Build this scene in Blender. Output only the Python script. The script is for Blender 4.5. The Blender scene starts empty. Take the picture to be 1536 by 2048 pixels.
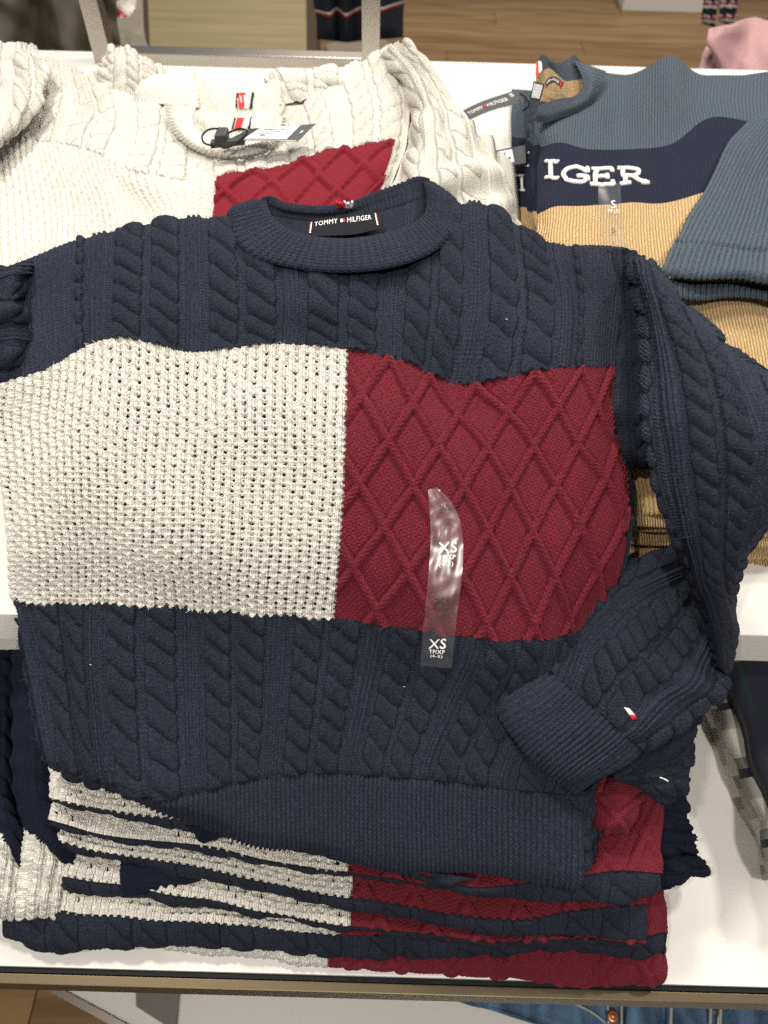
import bpy, math, random
import numpy as np
from mathutils import Matrix, Vector
random.seed(7); RNG = np.random.default_rng(7)
scene = bpy.context.scene
COL = scene.collection

# ------------------------------------------------------------------ camera
CAM = np.array([0.0, 0.0, 1.62]); FPX = 1518.0
PITCH = math.radians(51.7); ROLL = math.radians(1.6)
AX = np.array([0, math.cos(PITCH), -math.sin(PITCH)])
UP = np.array([0, math.sin(PITCH), math.cos(PITCH)])
RT = np.array([1.0, 0, 0])
cam_data = bpy.data.cameras.new("camera")
cam = bpy.data.objects.new("camera", cam_data); COL.objects.link(cam)
_r = math.cos(ROLL) * RT + math.sin(ROLL) * UP
_u = -math.sin(ROLL) * RT + math.cos(ROLL) * UP
cam.matrix_world = Matrix(((_r[0], _u[0], -AX[0], CAM[0]), (_r[1], _u[1], -AX[1], CAM[1]),
                           (_r[2], _u[2], -AX[2], CAM[2]), (0, 0, 0, 1)))
cam_data.sensor_fit = 'VERTICAL'; cam_data.lens = 6.86
cam_data.sensor_height = 6.86 * 2048 / FPX; cam_data.sensor_width = cam_data.sensor_height * .75
cam_data.clip_start = .02; cam_data.clip_end = 60
cam_data.dof.use_dof = True; cam_data.dof.focus_distance = .63; cam_data.dof.aperture_fstop = 2.0
scene.camera = cam
# ------------------------------------------------------------------ light of the shop
world = bpy.data.worlds.new("World"); scene.world = world; world.use_nodes = True
world.node_tree.nodes['Background'].inputs[0].default_value = (.90, .95, 1.0, 1)
world.node_tree.nodes['Background'].inputs[1].default_value = .16
def lamp(loc, power, size, target=(0.1, .5, 1.1), color=(1, .93, .82)):
    d = bpy.data.lights.new("ceiling_lamp", 'AREA'); d.shape = 'DISK'; d.size = size; d.energy = power; d.color = color
    o = bpy.data.objects.new("ceiling_lamp", d); COL.objects.link(o); o.location = loc
    o.rotation_euler = (Vector(target) - Vector(loc)).to_track_quat('-Z', 'Y').to_euler()
lamp((-.85, 1.0, 3.1), 25, .30)
lamp((.35, 1.7, 3.1), 17, .30)
lamp((1.25, 1.1, 3.1), 17, .30)
lamp((-.75, -.35, 3.1), 11, .12)
lamp((.25, -1.1, 3.1), 27, .14, (.1, .1, .5))  # unseen front lamp added to brighten the platform and lower stack
lamp((-.2, 3.8, 3.1), 32, .5, (0, 4.0, 0))
lamp((2.2, 4.2, 3.1), 32, .5, (1.5, 4.5, 0))
scene.view_settings.view_transform = 'Standard'; scene.view_settings.look = 'None'
scene.view_settings.gamma = 1; scene.view_settings.exposure = 0.3
scene.view_settings.use_curve_mapping = False
scene.cycles.use_denoising = False; scene.cycles.sample_clamp_indirect = 3; scene.cycles.max_bounces = 6; scene.cycles.diffuse_bounces = 3; scene.cycles.transparent_max_bounces = 12

# ------------------------------------------------------------------ geometry helpers
def P(px, py, z=None, y=None):
    dx, dy = px - 768.0, py - 1024.0
    xr = math.cos(ROLL) * dx + math.sin(ROLL) * dy
    yr = -math.sin(ROLL) * dx + math.cos(ROLL) * dy
    d = AX + RT * xr / FPX - UP * yr / FPX
    k = (z - CAM[2]) / d[2] if z is not None else (y - CAM[1]) / d[1]
    return CAM + d * k

def thing(name, label, cat, loc, group=None):
    o = bpy.data.objects.new(name, None); COL.objects.link(o); o.location = [float(c) for c in loc]
    o.empty_display_size = .05
    o['label'] = label; o['category'] = cat
    if group: o['group'] = group
    return o

def tag(o, label, cat, group=None):
    o['label'] = label; o['category'] = cat
    if group: o['group'] = group
    return o

def mesh_obj(name, verts, faces, mat, parent=None, uv=None, smooth=True, kind=None):
    verts = np.asarray(verts, dtype=np.float64)
    if parent is not None:
        verts = verts - np.array(parent_loc(parent))
    me = bpy.data.meshes.new(name)
    if isinstance(faces, np.ndarray):
        n, f = len(verts), len(faces); k = faces.shape[1]
        me.vertices.add(n); me.vertices.foreach_set('co', verts.astype(np.float32).ravel())
        me.loops.add(f * k); me.loops.foreach_set('vertex_index', faces.astype(np.int32).ravel())
        me.polygons.add(f); me.polygons.foreach_set('loop_start', np.arange(0, f * k, k, dtype=np.int32))
        me.polygons.foreach_set('loop_total', np.full(f, k, dtype=np.int32))
        me.update(calc_edges=True)
    else:
        me.from_pydata([tuple(v) for v in verts], [], faces); me.update()
    if smooth:
        me.polygons.foreach_set('use_smooth', np.ones(len(me.polygons), dtype=bool))
    if uv is not None:
        lay = me.uv_layers.new(name='UVMap')
        vi = np.empty(len(me.loops), dtype=np.int32); me.loops.foreach_get('vertex_index', vi)
        lay.data.foreach_set('uv', np.asarray(uv)[vi].astype(np.float32).ravel())
    me.materials.append(mat)
    o = bpy.data.objects.new(name, me); COL.objects.link(o)
    if parent is not None: o.parent = parent
    if kind: o['kind'] = kind
    return o

def parent_loc(p):
    l = np.array(p.location)
    return l if p.parent is None else l + parent_loc(p.parent)

def hermite(A, t, ts):
    A = np.asarray(A, float); n = len(t)
    m = np.zeros_like(A); d = [(A[i + 1] - A[i]) / (t[i + 1] - t[i]) for i in range(n - 1)]
    for i in range(n):
        if i == 0: m[i] = d[0]
        elif i == n - 1: m[i] = d[-1]
        else:
            h0, h1 = t[i] - t[i - 1], t[i + 1] - t[i]
            m[i] = (d[i - 1] * h1 + d[i] * h0) / (h0 + h1)
    idx = np.clip(np.searchsorted(t, ts, side='right') - 1, 0, n - 2)
    h = (t[idx + 1] - t[idx]); s = (ts - t[idx]) / h
    sh = (-1,) + (1,) * (A.ndim - 1); s = s.reshape(sh); h = h.reshape(sh)
    return ((2*s**3 - 3*s**2 + 1) * A[idx] + (s**3 - 2*s**2 + s) * h * m[idx]
            + (-2*s**3 + 3*s**2) * A[idx + 1] + (s**3 - s**2) * h * m[idx + 1])

def away(p, r):
    d = p - CAM
    return p + d / np.linalg.norm(d, axis=-1, keepdims=True) * r

def roll_edge(A, r):
    """A: (N,M,5) ; adds a rolled-under border before row 0"""
    E, N = A[0].copy(), A[1].copy()
    d = N[:, :3] - E[:, :3]; L = np.linalg.norm(d, axis=1, keepdims=True); dn = d / L
    duv = (N[:, 3:] - E[:, 3:]) / L
    rr = np.minimum(r, .4 * L)
    E1 = np.concatenate([E[:, :3] + dn * rr, E[:, 3:] + duv * rr], 1)
    E0 = np.concatenate([away(E[:, :3], r), E[:, 3:] - duv * r * .5], 1)
    Eu = np.concatenate([away(E[:, :3] + dn * rr * 1.3, 2.2 * r), E[:, 3:] - duv * r * 2.4], 1)
    return np.concatenate([np.stack([Eu, E0, E1]), A[1:]], 0)

def wobble(u, v, amp, scale, seed):
    g = np.random.default_rng(seed); w = np.zeros_like(u)
    for k in range(7):
        a = g.uniform(0, 2 * math.pi); f = g.uniform(.5, 1.6) / scale; ph = g.uniform(0, 6.28)
        w += np.sin(2 * math.pi * f * (u * math.cos(a) + v * math.sin(a)) + ph)
    return amp * w / 3.0

class Loft:
    """rows: lattice of (px,py,z,u,v) ; world surface sampled about every res metres"""
    def __init__(self, rows, res=.001, roll=(0, 0, 0, 0), world=False, auto_uv=None, wob=(0, 10, 1)):
        if world: A = np.array(rows, float)
        else: A = np.array([[list(P(p[0], p[1], z=p[2])) + list(p[3:5]) for p in r] for r in rows], float)
        T, B, L, R = roll      # first row, last row, first column, last column
        if T: A = roll_edge(A, T)
        if B: A = roll_edge(A[::-1], B)[::-1]
        if L: A = np.swapaxes(roll_edge(np.swapaxes(A, 0, 1), L), 0, 1)
        if R: A = np.swapaxes(roll_edge(np.swapaxes(A, 0, 1)[::-1], R)[::-1], 0, 1)
        def knots(B):
            d = np.linalg.norm(np.diff(B[..., :3], axis=0), axis=-1).mean(axis=1)
            return np.concatenate([[0], np.cumsum(np.maximum(d, 1e-4))])
        t = knots(A); B = hermite(A, t, np.linspace(0, t[-1], max(3, int(t[-1] / res) + 1)))
        B = np.swapaxes(B, 0, 1); t = knots(B)
        B = hermite(B, t, np.linspace(0, t[-1], max(3, int(t[-1] / res) + 1)))
        B = np.swapaxes(B, 0, 1)
        self.P = B[..., :3].copy(); self.u = B[..., 3].copy(); self.v = B[..., 4].copy()
        self.su = self.u / .33; self.sv = self.v / .27
        if wob[0]:
            self.push(wobble(self.u, self.v, wob[0], wob[1], wob[2]))
    def normals(self):
        a = np.gradient(self.P, axis=0); b = np.gradient(self.P, axis=1)
        n = np.cross(a, b); n /= (np.linalg.norm(n, axis=-1, keepdims=True) + 1e-12)
        c = (n * (CAM - self.P)).sum(-1)
        if np.median(c) < 0: n = -n
        return n
    def ratio(self):
        a = np.gradient(self.P, axis=0); b = np.gradient(self.P, axis=1); w = np.linalg.norm(np.cross(a, b), axis=-1) * 1e4
        f = np.abs(np.gradient(self.u, axis=0) * np.gradient(self.v, axis=1) - np.gradient(self.u, axis=1) * np.gradient(self.v, axis=0))
        return np.clip(np.sqrt(w / np.maximum(f, 1e-9)), .25, 1.0)
    def push(self, h):
        self.P += self.normals() * (h * self.ratio())[..., None]
    def at(self, s, t):
        n, m = self.P.shape[:2]
        i = np.clip(np.asarray(s, float) * (n - 1), 0, n - 1.001); j = np.clip(np.asarray(t, float) * (m - 1), 0, m - 1.001)
        i0 = i.astype(int); j0 = j.astype(int); fi = (i - i0)[..., None]; fj = (j - j0)[..., None]
        Q = self.P
        return (Q[i0, j0]*(1-fi)*(1-fj) + Q[i0+1, j0]*fi*(1-fj) + Q[i0, j0+1]*(1-fi)*fj + Q[i0+1, j0+1]*fi*fj)
    def find(self, px, py):
        """world point of the surface that projects nearest to a pixel of the photograph"""
        d = self.P - CAM; z = d @ AX; x = d @ RT / z * FPX; y = -(d @ UP) / z * FPX
        dx, dy = px - 768., py - 1024.
        xr = math.cos(ROLL) * dx + math.sin(ROLL) * dy; yr = -math.sin(ROLL) * dx + math.cos(ROLL) * dy
        e = (x - xr) ** 2 + (y - yr) ** 2 + 60 * (z - z.min())
        k = np.unravel_index(np.argmin(e), e.shape)
        if getattr(self, '_n', None) is None: self._n = self.normals()
        return self.P[k], self._n[k]
    def emit(self, parent, region, specs):
        """region: int per vertex ; specs: id -> (name, material)"""
        n, m = self.P.shape[:2]
        idx = np.arange(n * m).reshape(n, m)
        quads = np.stack([idx[:-1, :-1], idx[:-1, 1:], idx[1:, 1:], idx[1:, :-1]], -1).reshape(-1, 4)
        nn = self.normals()
        a = np.gradient(self.P, axis=0); b = np.gradient(self.P, axis=1)
        if np.median((np.cross(b, a) * nn).sum(-1)) < 0: quads = quads[:, ::-1]
        reg = np.asarray(region).reshape(-1) if not np.isscalar(region) else np.full(n * m, region)
        fr = reg[quads]; fr = np.sort(fr, axis=1)[:, 1]
        V = self.P.reshape(-1, 3); UV = np.stack([self.su.ravel(), self.sv.ravel()], -1)
        out = {}
        for rid, (nm, mat) in specs.items():
            q = quads[fr == rid]
            if not len(q): continue
            used = np.unique(q); remap = np.zeros(n * m, dtype=np.int64); remap[used] = np.arange(len(used))
            out[rid] = mesh_obj(nm, V[used], remap[q], mat, parent, uv=UV[used])
        return out

def prism(name, poly, z0, z1, mat, parent=None, bevel=0.0, smooth=False):
    """poly: world xy list, extruded from z0 to z1"""
    n = len(poly)
    v = [(p[0], p[1], z0) for p in poly] + [(p[0], p[1], z1) for p in poly]
    f = [tuple(range(n))[::-1], tuple(range(n, 2 * n))] + [(i, (i + 1) % n, n + (i + 1) % n, n + i) for i in range(n)]
    o = mesh_obj(name, v, f, mat, parent, smooth=smooth)
    import bmesh
    bm = bmesh.new(); bm.from_mesh(o.data); bmesh.ops.recalc_face_normals(bm, faces=bm.faces)
    if bevel:
        bmesh.ops.bevel(bm, geom=list(bm.edges), offset=bevel, segments=2, affect='EDGES', profile=.7)
    bm.to_mesh(o.data); bm.free()
    return o

def box(name, c, s, mat, parent=None, bevel=0.0):
    x, y, z = c; a, b, h = s[0] / 2, s[1] / 2, s[2] / 2
    return prism(name, [(x - a, y - b), (x + a, y - b), (x + a, y + b), (x - a, y + b)], z - h, z + h, mat, parent, bevel)

def tube(name, pts, r, mat, parent=None, closed=False, seg=8, res=8):
    pts = np.array(pts, float); N = len(pts)
    if closed: pts = np.concatenate([pts, pts[:1]])
    t = np.concatenate([[0], np.cumsum(np.linalg.norm(np.diff(pts, axis=0), axis=1) + 1e-6)])
    Q = hermite(pts, t, np.linspace(0, t[-1], (len(pts) - 1) * res + 1)) if len(pts) > 2 else pts
    T = np.gradient(Q, axis=0); T /= np.linalg.norm(T, axis=1, keepdims=True) + 1e-12
    ref = np.array([.3, .2, 1.0]); A = np.cross(T, ref); A /= np.linalg.norm(A, axis=1, keepdims=True) + 1e-9; B = np.cross(T, A)
    ang = np.linspace(0, 2 * math.pi, seg, endpoint=False)
    rr = np.broadcast_to(np.asarray(r, float), (len(Q),))
    V = (Q[:, None] + rr[:, None, None] * (A[:, None] * np.cos(ang)[None, :, None] + B[:, None] * np.sin(ang)[None, :, None])).reshape(-1, 3)
    F = [[i*seg+j, i*seg+(j+1) % seg, (i+1)*seg+(j+1) % seg, (i+1)*seg+j] for i in range(len(Q) - 1) for j in range(seg)]
    if not closed: F += [list(range(seg))[::-1], [(len(Q)-1)*seg + j for j in range(seg)]]
    return mesh_obj(name, V, F, mat, parent)

# ------------------------------------------------------------------ materials
def new_mat(name):
    m = bpy.data.materials.new(name); m.use_nodes = True
    return m, m.node_tree.nodes, m.node_tree.links, m.node_tree.nodes['Principled BSDF']

def plain(name, col, rough=.5, metal=0, spec=.5, bump=0, bscale=200, var=0, alpha=1, sheen=0):
    m, N, L, b = new_mat(name)
    b.inputs['Base Color'].default_value = (*col, 1); b.inputs['Roughness'].default_value = rough
    b.inputs['Metallic'].default_value = metal; b.inputs['Specular IOR Level'].default_value = spec
    b.inputs['Sheen Weight'].default_value = sheen
    if bump or var:
        tc = N.new('ShaderNodeTexCoord'); nz = N.new('ShaderNodeTexNoise'); nz.inputs['Scale'].default_value = bscale
        nz.inputs['Detail'].default_value = 4; L.new(tc.outputs['Object'], nz.inputs['Vector'])
        if bump:
            bp = N.new('ShaderNodeBump'); bp.inputs['Strength'].default_value = bump; bp.inputs['Distance'].default_value = .001
            L.new(nz.outputs['Fac'], bp.inputs['Height']); L.new(bp.outputs['Normal'], b.inputs['Normal'])
        if var:
            n2 = N.new('ShaderNodeTexNoise'); n2.inputs['Scale'].default_value = bscale / 12; L.new(tc.outputs['Object'], n2.inputs['Vector'])
            mx = N.new('ShaderNodeMix'); mx.data_type = 'RGBA'; L.new(n2.outputs['Fac'], mx.inputs[0])
            mx.inputs[6].default_value = (*[c * (1 - var) for c in col], 1); mx.inputs[7].default_value = (*[c * (1 + var) for c in col], 1)
            L.new(mx.outputs[2], b.inputs['Base Color'])
    return m

def math_node(N, L, op, a, b=None, c=None):
    n = N.new('ShaderNodeMath'); n.operation = op
    for k, x in enumerate((a, b, c)):
        if x is None: continue
        if isinstance(x, (int, float)): n.inputs[k].default_value = x
        else: L.new(x, n.inputs[k])
    return n.outputs[0]

def knit(name, col, dist=.0007, strength=.8, sheen=.25, var=.22, stitch='V', fuzz=.35):
    """yarn: rows of V stitches in the UV map (stitch units) plus fibre noise"""
    m, N, L, b = new_mat(name)
    b.inputs['Roughness'].default_value = .92; b.inputs['Specular IOR Level'].default_value = .18
    b.inputs['Sheen Weight'].default_value = sheen; b.inputs['Sheen Roughness'].default_value = .45
    b.inputs['Sheen Tint'].default_value = (*[min(1, .12 + c * 4) for c in col], 1)
    uv = N.new('ShaderNodeUVMap'); uv.uv_map = 'UVMap'
    tc = N.new('ShaderNodeTexCoord')
    nz0 = N.new('ShaderNodeTexNoise'); nz0.inputs['Scale'].default_value = 260; nz0.inputs['Detail'].default_value = 2
    L.new(tc.outputs['Object'], nz0.inputs['Vector'])
    sep = N.new('ShaderNodeSeparateXYZ'); L.new(uv.outputs['UV'], sep.inputs[0])
    M = lambda op, a, b_=None, c=None: math_node(N, L, op, a, b_, c)
    jit = M('MULTIPLY', M('SUBTRACT', nz0.outputs['Fac'], .5), .35)
    x = M('ADD', sep.outputs['X'], jit); y = M('ADD', sep.outputs['Y'], jit)
    a = M('ABSOLUTE', M('SUBTRACT', M('FRACT', x), .5))
    leg = M('SUBTRACT', 1.0, M('POWER', M('MULTIPLY', M('ABSOLUTE', M('SUBTRACT', a, .25)), 4.0), 2.0))
    if stitch == 'V':
        w = M('FRACT', M('SUBTRACT', y, M('MULTIPLY', a, 1.5)))
    else:
        w = M('FRACT', M('ADD', y, M('MULTIPLY', M('FLOOR', x), .5)))
    row = M('SUBTRACT', 1.0, M('POWER', M('MULTIPLY', M('ABSOLUTE', M('SUBTRACT', w, .5)), 2.0), 2.0))
    h = leg if stitch == 'R' else M('MULTIPLY', leg, M('ADD', M('MULTIPLY', row, .7), .3))
    nz = N.new('ShaderNodeTexNoise'); nz.inputs['Scale'].default_value = 1400; nz.inputs['Detail'].default_value = 3
    L.new(tc.outputs['Object'], nz.inputs['Vector'])
    hh = M('ADD', h, M('MULTIPLY', nz.outputs['Fac'], fuzz))
    bp = N.new('ShaderNodeBump'); bp.inputs['Strength'].default_value = strength; bp.inputs['Distance'].default_value = dist
    L.new(hh, bp.inputs['Height']); L.new(bp.outputs['Normal'], b.inputs['Normal'])
    nv = N.new('ShaderNodeTexNoise'); nv.inputs['Scale'].default_value = 420; nv.inputs['Detail'].default_value = 4; nv.inputs['Roughness'].default_value = .7
    L.new(tc.outputs['Object'], nv.inputs['Vector'])
    mr = N.new('ShaderNodeMapRange'); mr.inputs[1].default_value = .3; mr.inputs[2].default_value = .7
    L.new(nv.outputs['Fac'], mr.inputs[0])
    mx = N.new('ShaderNodeMix'); mx.data_type = 'RGBA'; L.new(mr.outputs[0], mx.inputs[0])
    mx.inputs[6].default_value = (*[c * (1 - var) for c in col], 1); mx.inputs[7].default_value = (*[min(1, c * (1 + var)) for c in col], 1)
    L.new(mx.outputs[2], b.inputs['Base Color'])
    return m

def wood(name, c1, c2, scale=1.0, rough=.45):
    m, N, L, b = new_mat(name)
    tc = N.new('ShaderNodeTexCoord'); oi = N.new('ShaderNodeObjectInfo')
    mp = N.new('ShaderNodeMapping'); mp.inputs['Scale'].default_value = (1.2 * scale, 14 * scale, 14 * scale)
    L.new(tc.outputs['Object'], mp.inputs[0])
    add = N.new('ShaderNodeVectorMath'); add.operation = 'ADD'; L.new(mp.outputs[0], add.inputs[0])
    cmb = N.new('ShaderNodeCombineXYZ'); r30 = math_node(N, L, 'MULTIPLY', oi.outputs['Random'], 37.0)
    L.new(r30, cmb.inputs[0]); L.new(r30, cmb.inputs[1]); L.new(cmb.outputs[0], add.inputs[1])
    nz = N.new('ShaderNodeTexNoise'); nz.inputs['Scale'].default_value = 1.6; nz.inputs['Detail'].default_value = 6; nz.inputs['Distortion'].default_value = .6
    L.new(add.outputs[0], nz.inputs['Vector'])
    cr = N.new('ShaderNodeValToRGB'); cr.color_ramp.elements[0].color = (*c1, 1); cr.color_ramp.elements[1].color = (*c2, 1)
    cr.color_ramp.elements[0].position = .3; cr.color_ramp.elements[1].position = .72
    fac = math_node(N, L, 'ADD', nz.outputs['Fac'], math_node(N, L, 'MULTIPLY', math_node(N, L, 'SUBTRACT', oi.outputs['Random'], .5), .3))
    L.new(fac, cr.inputs[0]); L.new(cr.outputs[0], b.inputs['Base Color'])
    b.inputs['Roughness'].default_value = rough; b.inputs['Specular IOR Level'].default_value = .3
    bp = N.new('ShaderNodeBump'); bp.inputs['Strength'].default_value = .15; bp.inputs['Distance'].default_value = .001
    L.new(nz.outputs['Fac'], bp.inputs['Height']); L.new(bp.outputs['Normal'], b.inputs['Normal'])
    return m

def film(name, rough=.3):
    """thin clear plastic: mostly see-through, glossy"""
    m, N, L, b = new_mat(name)
    tr = N.new('ShaderNodeBsdfTransparent'); gl = N.new('ShaderNodeBsdfGlossy'); gl.inputs['Roughness'].default_value = rough
    df = N.new('ShaderNodeBsdfDiffuse'); df.inputs['Color'].default_value = (.8, .8, .8, 1)
    tc = N.new('ShaderNodeTexCoord'); nz = N.new('ShaderNodeTexNoise'); nz.inputs['Scale'].default_value = 45; nz.inputs['Detail'].default_value = .5; nz.inputs['Distortion'].default_value = 1.2
    L.new(tc.outputs['Object'], nz.inputs['Vector'])
    bp = N.new('ShaderNodeBump'); bp.inputs['Strength'].default_value = .12; bp.inputs['Distance'].default_value = .003
    L.new(nz.outputs['Fac'], bp.inputs['Height']); L.new(bp.outputs['Normal'], gl.inputs['Normal'])
    m1 = N.new('ShaderNodeMixShader'); m1.inputs[0].default_value = .10; L.new(tr.outputs[0], m1.inputs[1]); L.new(gl.outputs[0], m1.inputs[2])
    m2 = N.new('ShaderNodeMixShader'); m2.inputs[0].default_value = .022; L.new(m1.outputs[0], m2.inputs[1]); L.new(df.outputs[0], m2.inputs[2])
    L.new(m2.outputs[0], N['Material Output'].inputs['Surface'])
    return m

NAVY = (.028, .034, .055); CREAM = (.80, .772, .70); RED = (.160, .0155, .0265); WHITE_YARN = (.70, .675, .61)
M_NAVY = knit('navy_yarn', NAVY, dist=.0013, strength=1.0, sheen=.05, fuzz=.5, var=.5)
M_NAVY_RIB = knit('darkened_rib_yarn', tuple(c * .86 for c in NAVY), dist=.0011, strength=1.0, sheen=.03, fuzz=.5, var=.5)  # same navy yarn darkened, making up for missing self-shadow in the ribs
M_NAVY_D = knit('darkened_navy_yarn', (.009, .012, .026), dist=.0009, sheen=.04)  # deeper navy copy; holds painted shade on the pile under the shelf
M_CREAM = knit('oatmeal_cream_yarn', CREAM, dist=.0012, strength=1.0, var=.10, sheen=.1)
M_RED = knit('burgundy_yarn', RED, dist=.0012, strength=1.0, sheen=.16, var=.3, stitch='P')
M_IVORY = knit('ivory_yarn', WHITE_YARN, var=.07, sheen=.1, dist=.0009)
M_RED_B = knit('deep_burgundy_yarn', (.19, .012, .024), sheen=.12, var=.2, stitch='P')
M_SLATE = knit('slate_blue_yarn', (.078, .100, .130), stitch='R', fuzz=.2, sheen=.06, var=.14, dist=.0018, strength=1.0)
M_TAN = knit('tan_yarn', (.60, .405, .20), stitch='R', fuzz=.2, sheen=.06, var=.1, dist=.0018, strength=1.0)
M_INK = knit('ink_navy_yarn', (.014, .017, .036), stitch='R', fuzz=.2, sheen=.05, dist=.0015)
M_BLACK = plain('black_satin', (.008, .009, .013), .8, spec=.2)
M_WHITE_THREAD = plain('white_thread', (.8, .79, .76), .7, bump=.5, bscale=900)
M_RED_THREAD = plain('red_thread', (.6, .012, .02), .7, bump=.5, bscale=900)
M_SHELF = plain('white_laminate', (.78, .755, .715), .34, var=.045, bscale=40)
M_METAL = plain('brushed_steel', (.42, .39, .35), .33, metal=1.0, var=.08, bscale=60)
M_BRONZE = plain('bronze_metal', (.13, .10, .06), .42, metal=.75, var=.15, bscale=40)
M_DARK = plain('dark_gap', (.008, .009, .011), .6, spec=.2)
M_CARD = plain('black_card', (.035, .037, .042), .5)
M_PAPER = plain('white_paper', (.75, .75, .74), .6)
M_PRINT = plain('black_print', (.03, .03, .03), .6)
M_WPRINT = plain('white_print', (.9, .9, .9), .5)
M_FILM = film('clear_film')

# ------------------------------------------------------------------ knit relief (centimetres)
def fract(x): return x - np.floor(x)
def hash2(a, b): return fract(np.sin(a * 12.9898 + b * 78.233) * 43758.5453)
def stitch_h(u, v, w=.31, h=.26):
    a = np.abs(fract(u / w) - .5); leg = 1 - (np.abs(a - .25) * 4) ** 2
    ww = fract(v / h - a * 1.3); row = 1 - (np.abs(ww - .5) * 2) ** 2
    return leg * (.35 + .65 * row)
def k_cable(u, v, off=0.0, P_=2.2, sgn=1.0):
    x = fract((u - off) / 7.6 + .08) * 7.6 - .08 * 7.6
    su = u / .36; sv = v / .29
    rib = np.abs(x) < .6
    ladder = -.04 + .06 * np.abs(np.sin(math.pi * v / .31)) + .02 * np.sin(2 * math.pi * u / .34)
    h = np.where(rib, .04 + .24 * np.abs(np.cos(math.pi * x / .4)) ** 1.2 + .03 * (stitch_h(x + .2, v, .4, .3) - .5), ladder)
    for c in (2.33, 5.27):
        xl = (x - c) / 1.13; cl = np.clip(xl, -1, 1)
        vq = v + .10 * np.sin(v * .8 + c + np.floor((u - off) / 7.6 + .08) * 2.1)
        qq = vq / P_ + sgn * .33 * np.sin(math.pi * cl / 2) + (0 if c < 4 else .13); q = fract(qq); rnd = .86 + .26 * hash2(np.floor(qq), np.floor((u - off) / 7.6 + .08) * 3 + c)
        lobe = .45 * (1 - (2 * q - 1) ** 4) + .55 * np.sin(math.pi * q ** .8)
        wid = .84 + .16 * lobe; ins = np.abs(xl) < wid
        env = np.sqrt(np.clip(1 - (xl / wid) ** 2, 0, 1))
        ang = sgn * .5; yl = (q - .5) * P_
        uu = (x - c) * math.cos(ang) + yl * math.sin(ang); vv = -(x - c) * math.sin(ang) + yl * math.cos(ang)
        hc = .03 + env ** .6 * (.10 + .41 * lobe * rnd) + .11 * (stitch_h(uu, vv) - .45) * env ** .5
        h = np.where(ins, np.maximum(hc, .0), h)
        su = np.where(ins, uu / .31, su); sv = np.where(ins, vv / .26, sv)
    return h, su, sv
def k_rib(u, v, p=.46, amp=.21):
    return 1.25 * amp * (1 - np.abs(np.cos(math.pi * u / p)) ** 1.7) + .012 * stitch_h(u, v, p, .28), u / p, v / .28
def k_moss(u, v):
    U = u / .76 + .10 * np.sin(v * .7 + u * .3) + .05 * np.sin(v * 2.3 - u); V = v / .50 + .14 * np.sin(u * .8 + v * .25) + .06 * np.sin(u * 2.9)
    k = np.round(U); dU = U - k; n = np.floor(V); dV = V - n - .5
    wide = fract((k + n) / 2) < .25
    hole = np.where(wide, np.exp(-((dU / .30) ** 2 + (dV / .24) ** 2)), .8 * np.exp(-((dU / .17) ** 2 + (dV / .32) ** 2)))
    groove = np.exp(-(dU / .15) ** 2)
    kc = np.floor(U); dc = U - kc - .5
    knob = np.exp(-(dc / .30) ** 2) * (.5 + .5 * np.cos(math.pi * (V - .5 + kc)))
    yarn = np.sin(2 * math.pi * (V * 1.0 + np.abs(dU) * 1.2))
    hole = hole * (.80 + .30 * hash2(k, n)); k_moss.hole = hole
    h = .26 - .50 * hole - .15 * groove + .16 * knob * (.75 + .5 * hash2(kc + 7, n)) + .03 * yarn * (1 - groove)
    return h, u / .38, v / .25
def k_lattice(u, v, W=4.3, H=7.6, ph=(0.0, 0.0)):
    a = (u - ph[0]) / W + (v - ph[1]) / H; b = (u - ph[0]) / W - (v - ph[1]) / H
    s = W * H / math.hypot(W, H)
    da = np.abs(fract(a) - .5) * s; db = np.abs(fract(b) - .5) * s     # distance from ridge lines
    w = .36
    ra = np.clip(1 - (da / w) ** 2, 0, 1) ** .5; rb = np.clip(1 - (db / w) ** 2, 0, 1) ** .5
    la = v + u * .5; lb = v - u * .5
    tw = .05 * np.cos(2 * math.pi * la / .36); tw2 = .05 * np.cos(2 * math.pi * lb / .36)
    pit = .06 * np.sin(2 * math.pi * (u / .40 + .5 * np.floor(v / .30))) * np.abs(np.sin(math.pi * v / .30))
    groove = .16 * (np.exp(-((da - .45) / .10) ** 2) + np.exp(-((db - .45) / .10) ** 2))
    # field bulges a little between the cords
    bulge = .10 * np.clip(np.minimum(da, db) / 1.2, 0, 1)
    h = np.maximum(.47 * ra + tw * ra, .43 * rb + tw2 * rb) + np.where((ra <= 0) & (rb <= 0), pit + bulge - groove, 0)
    return h, u / .40, v / .33

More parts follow.
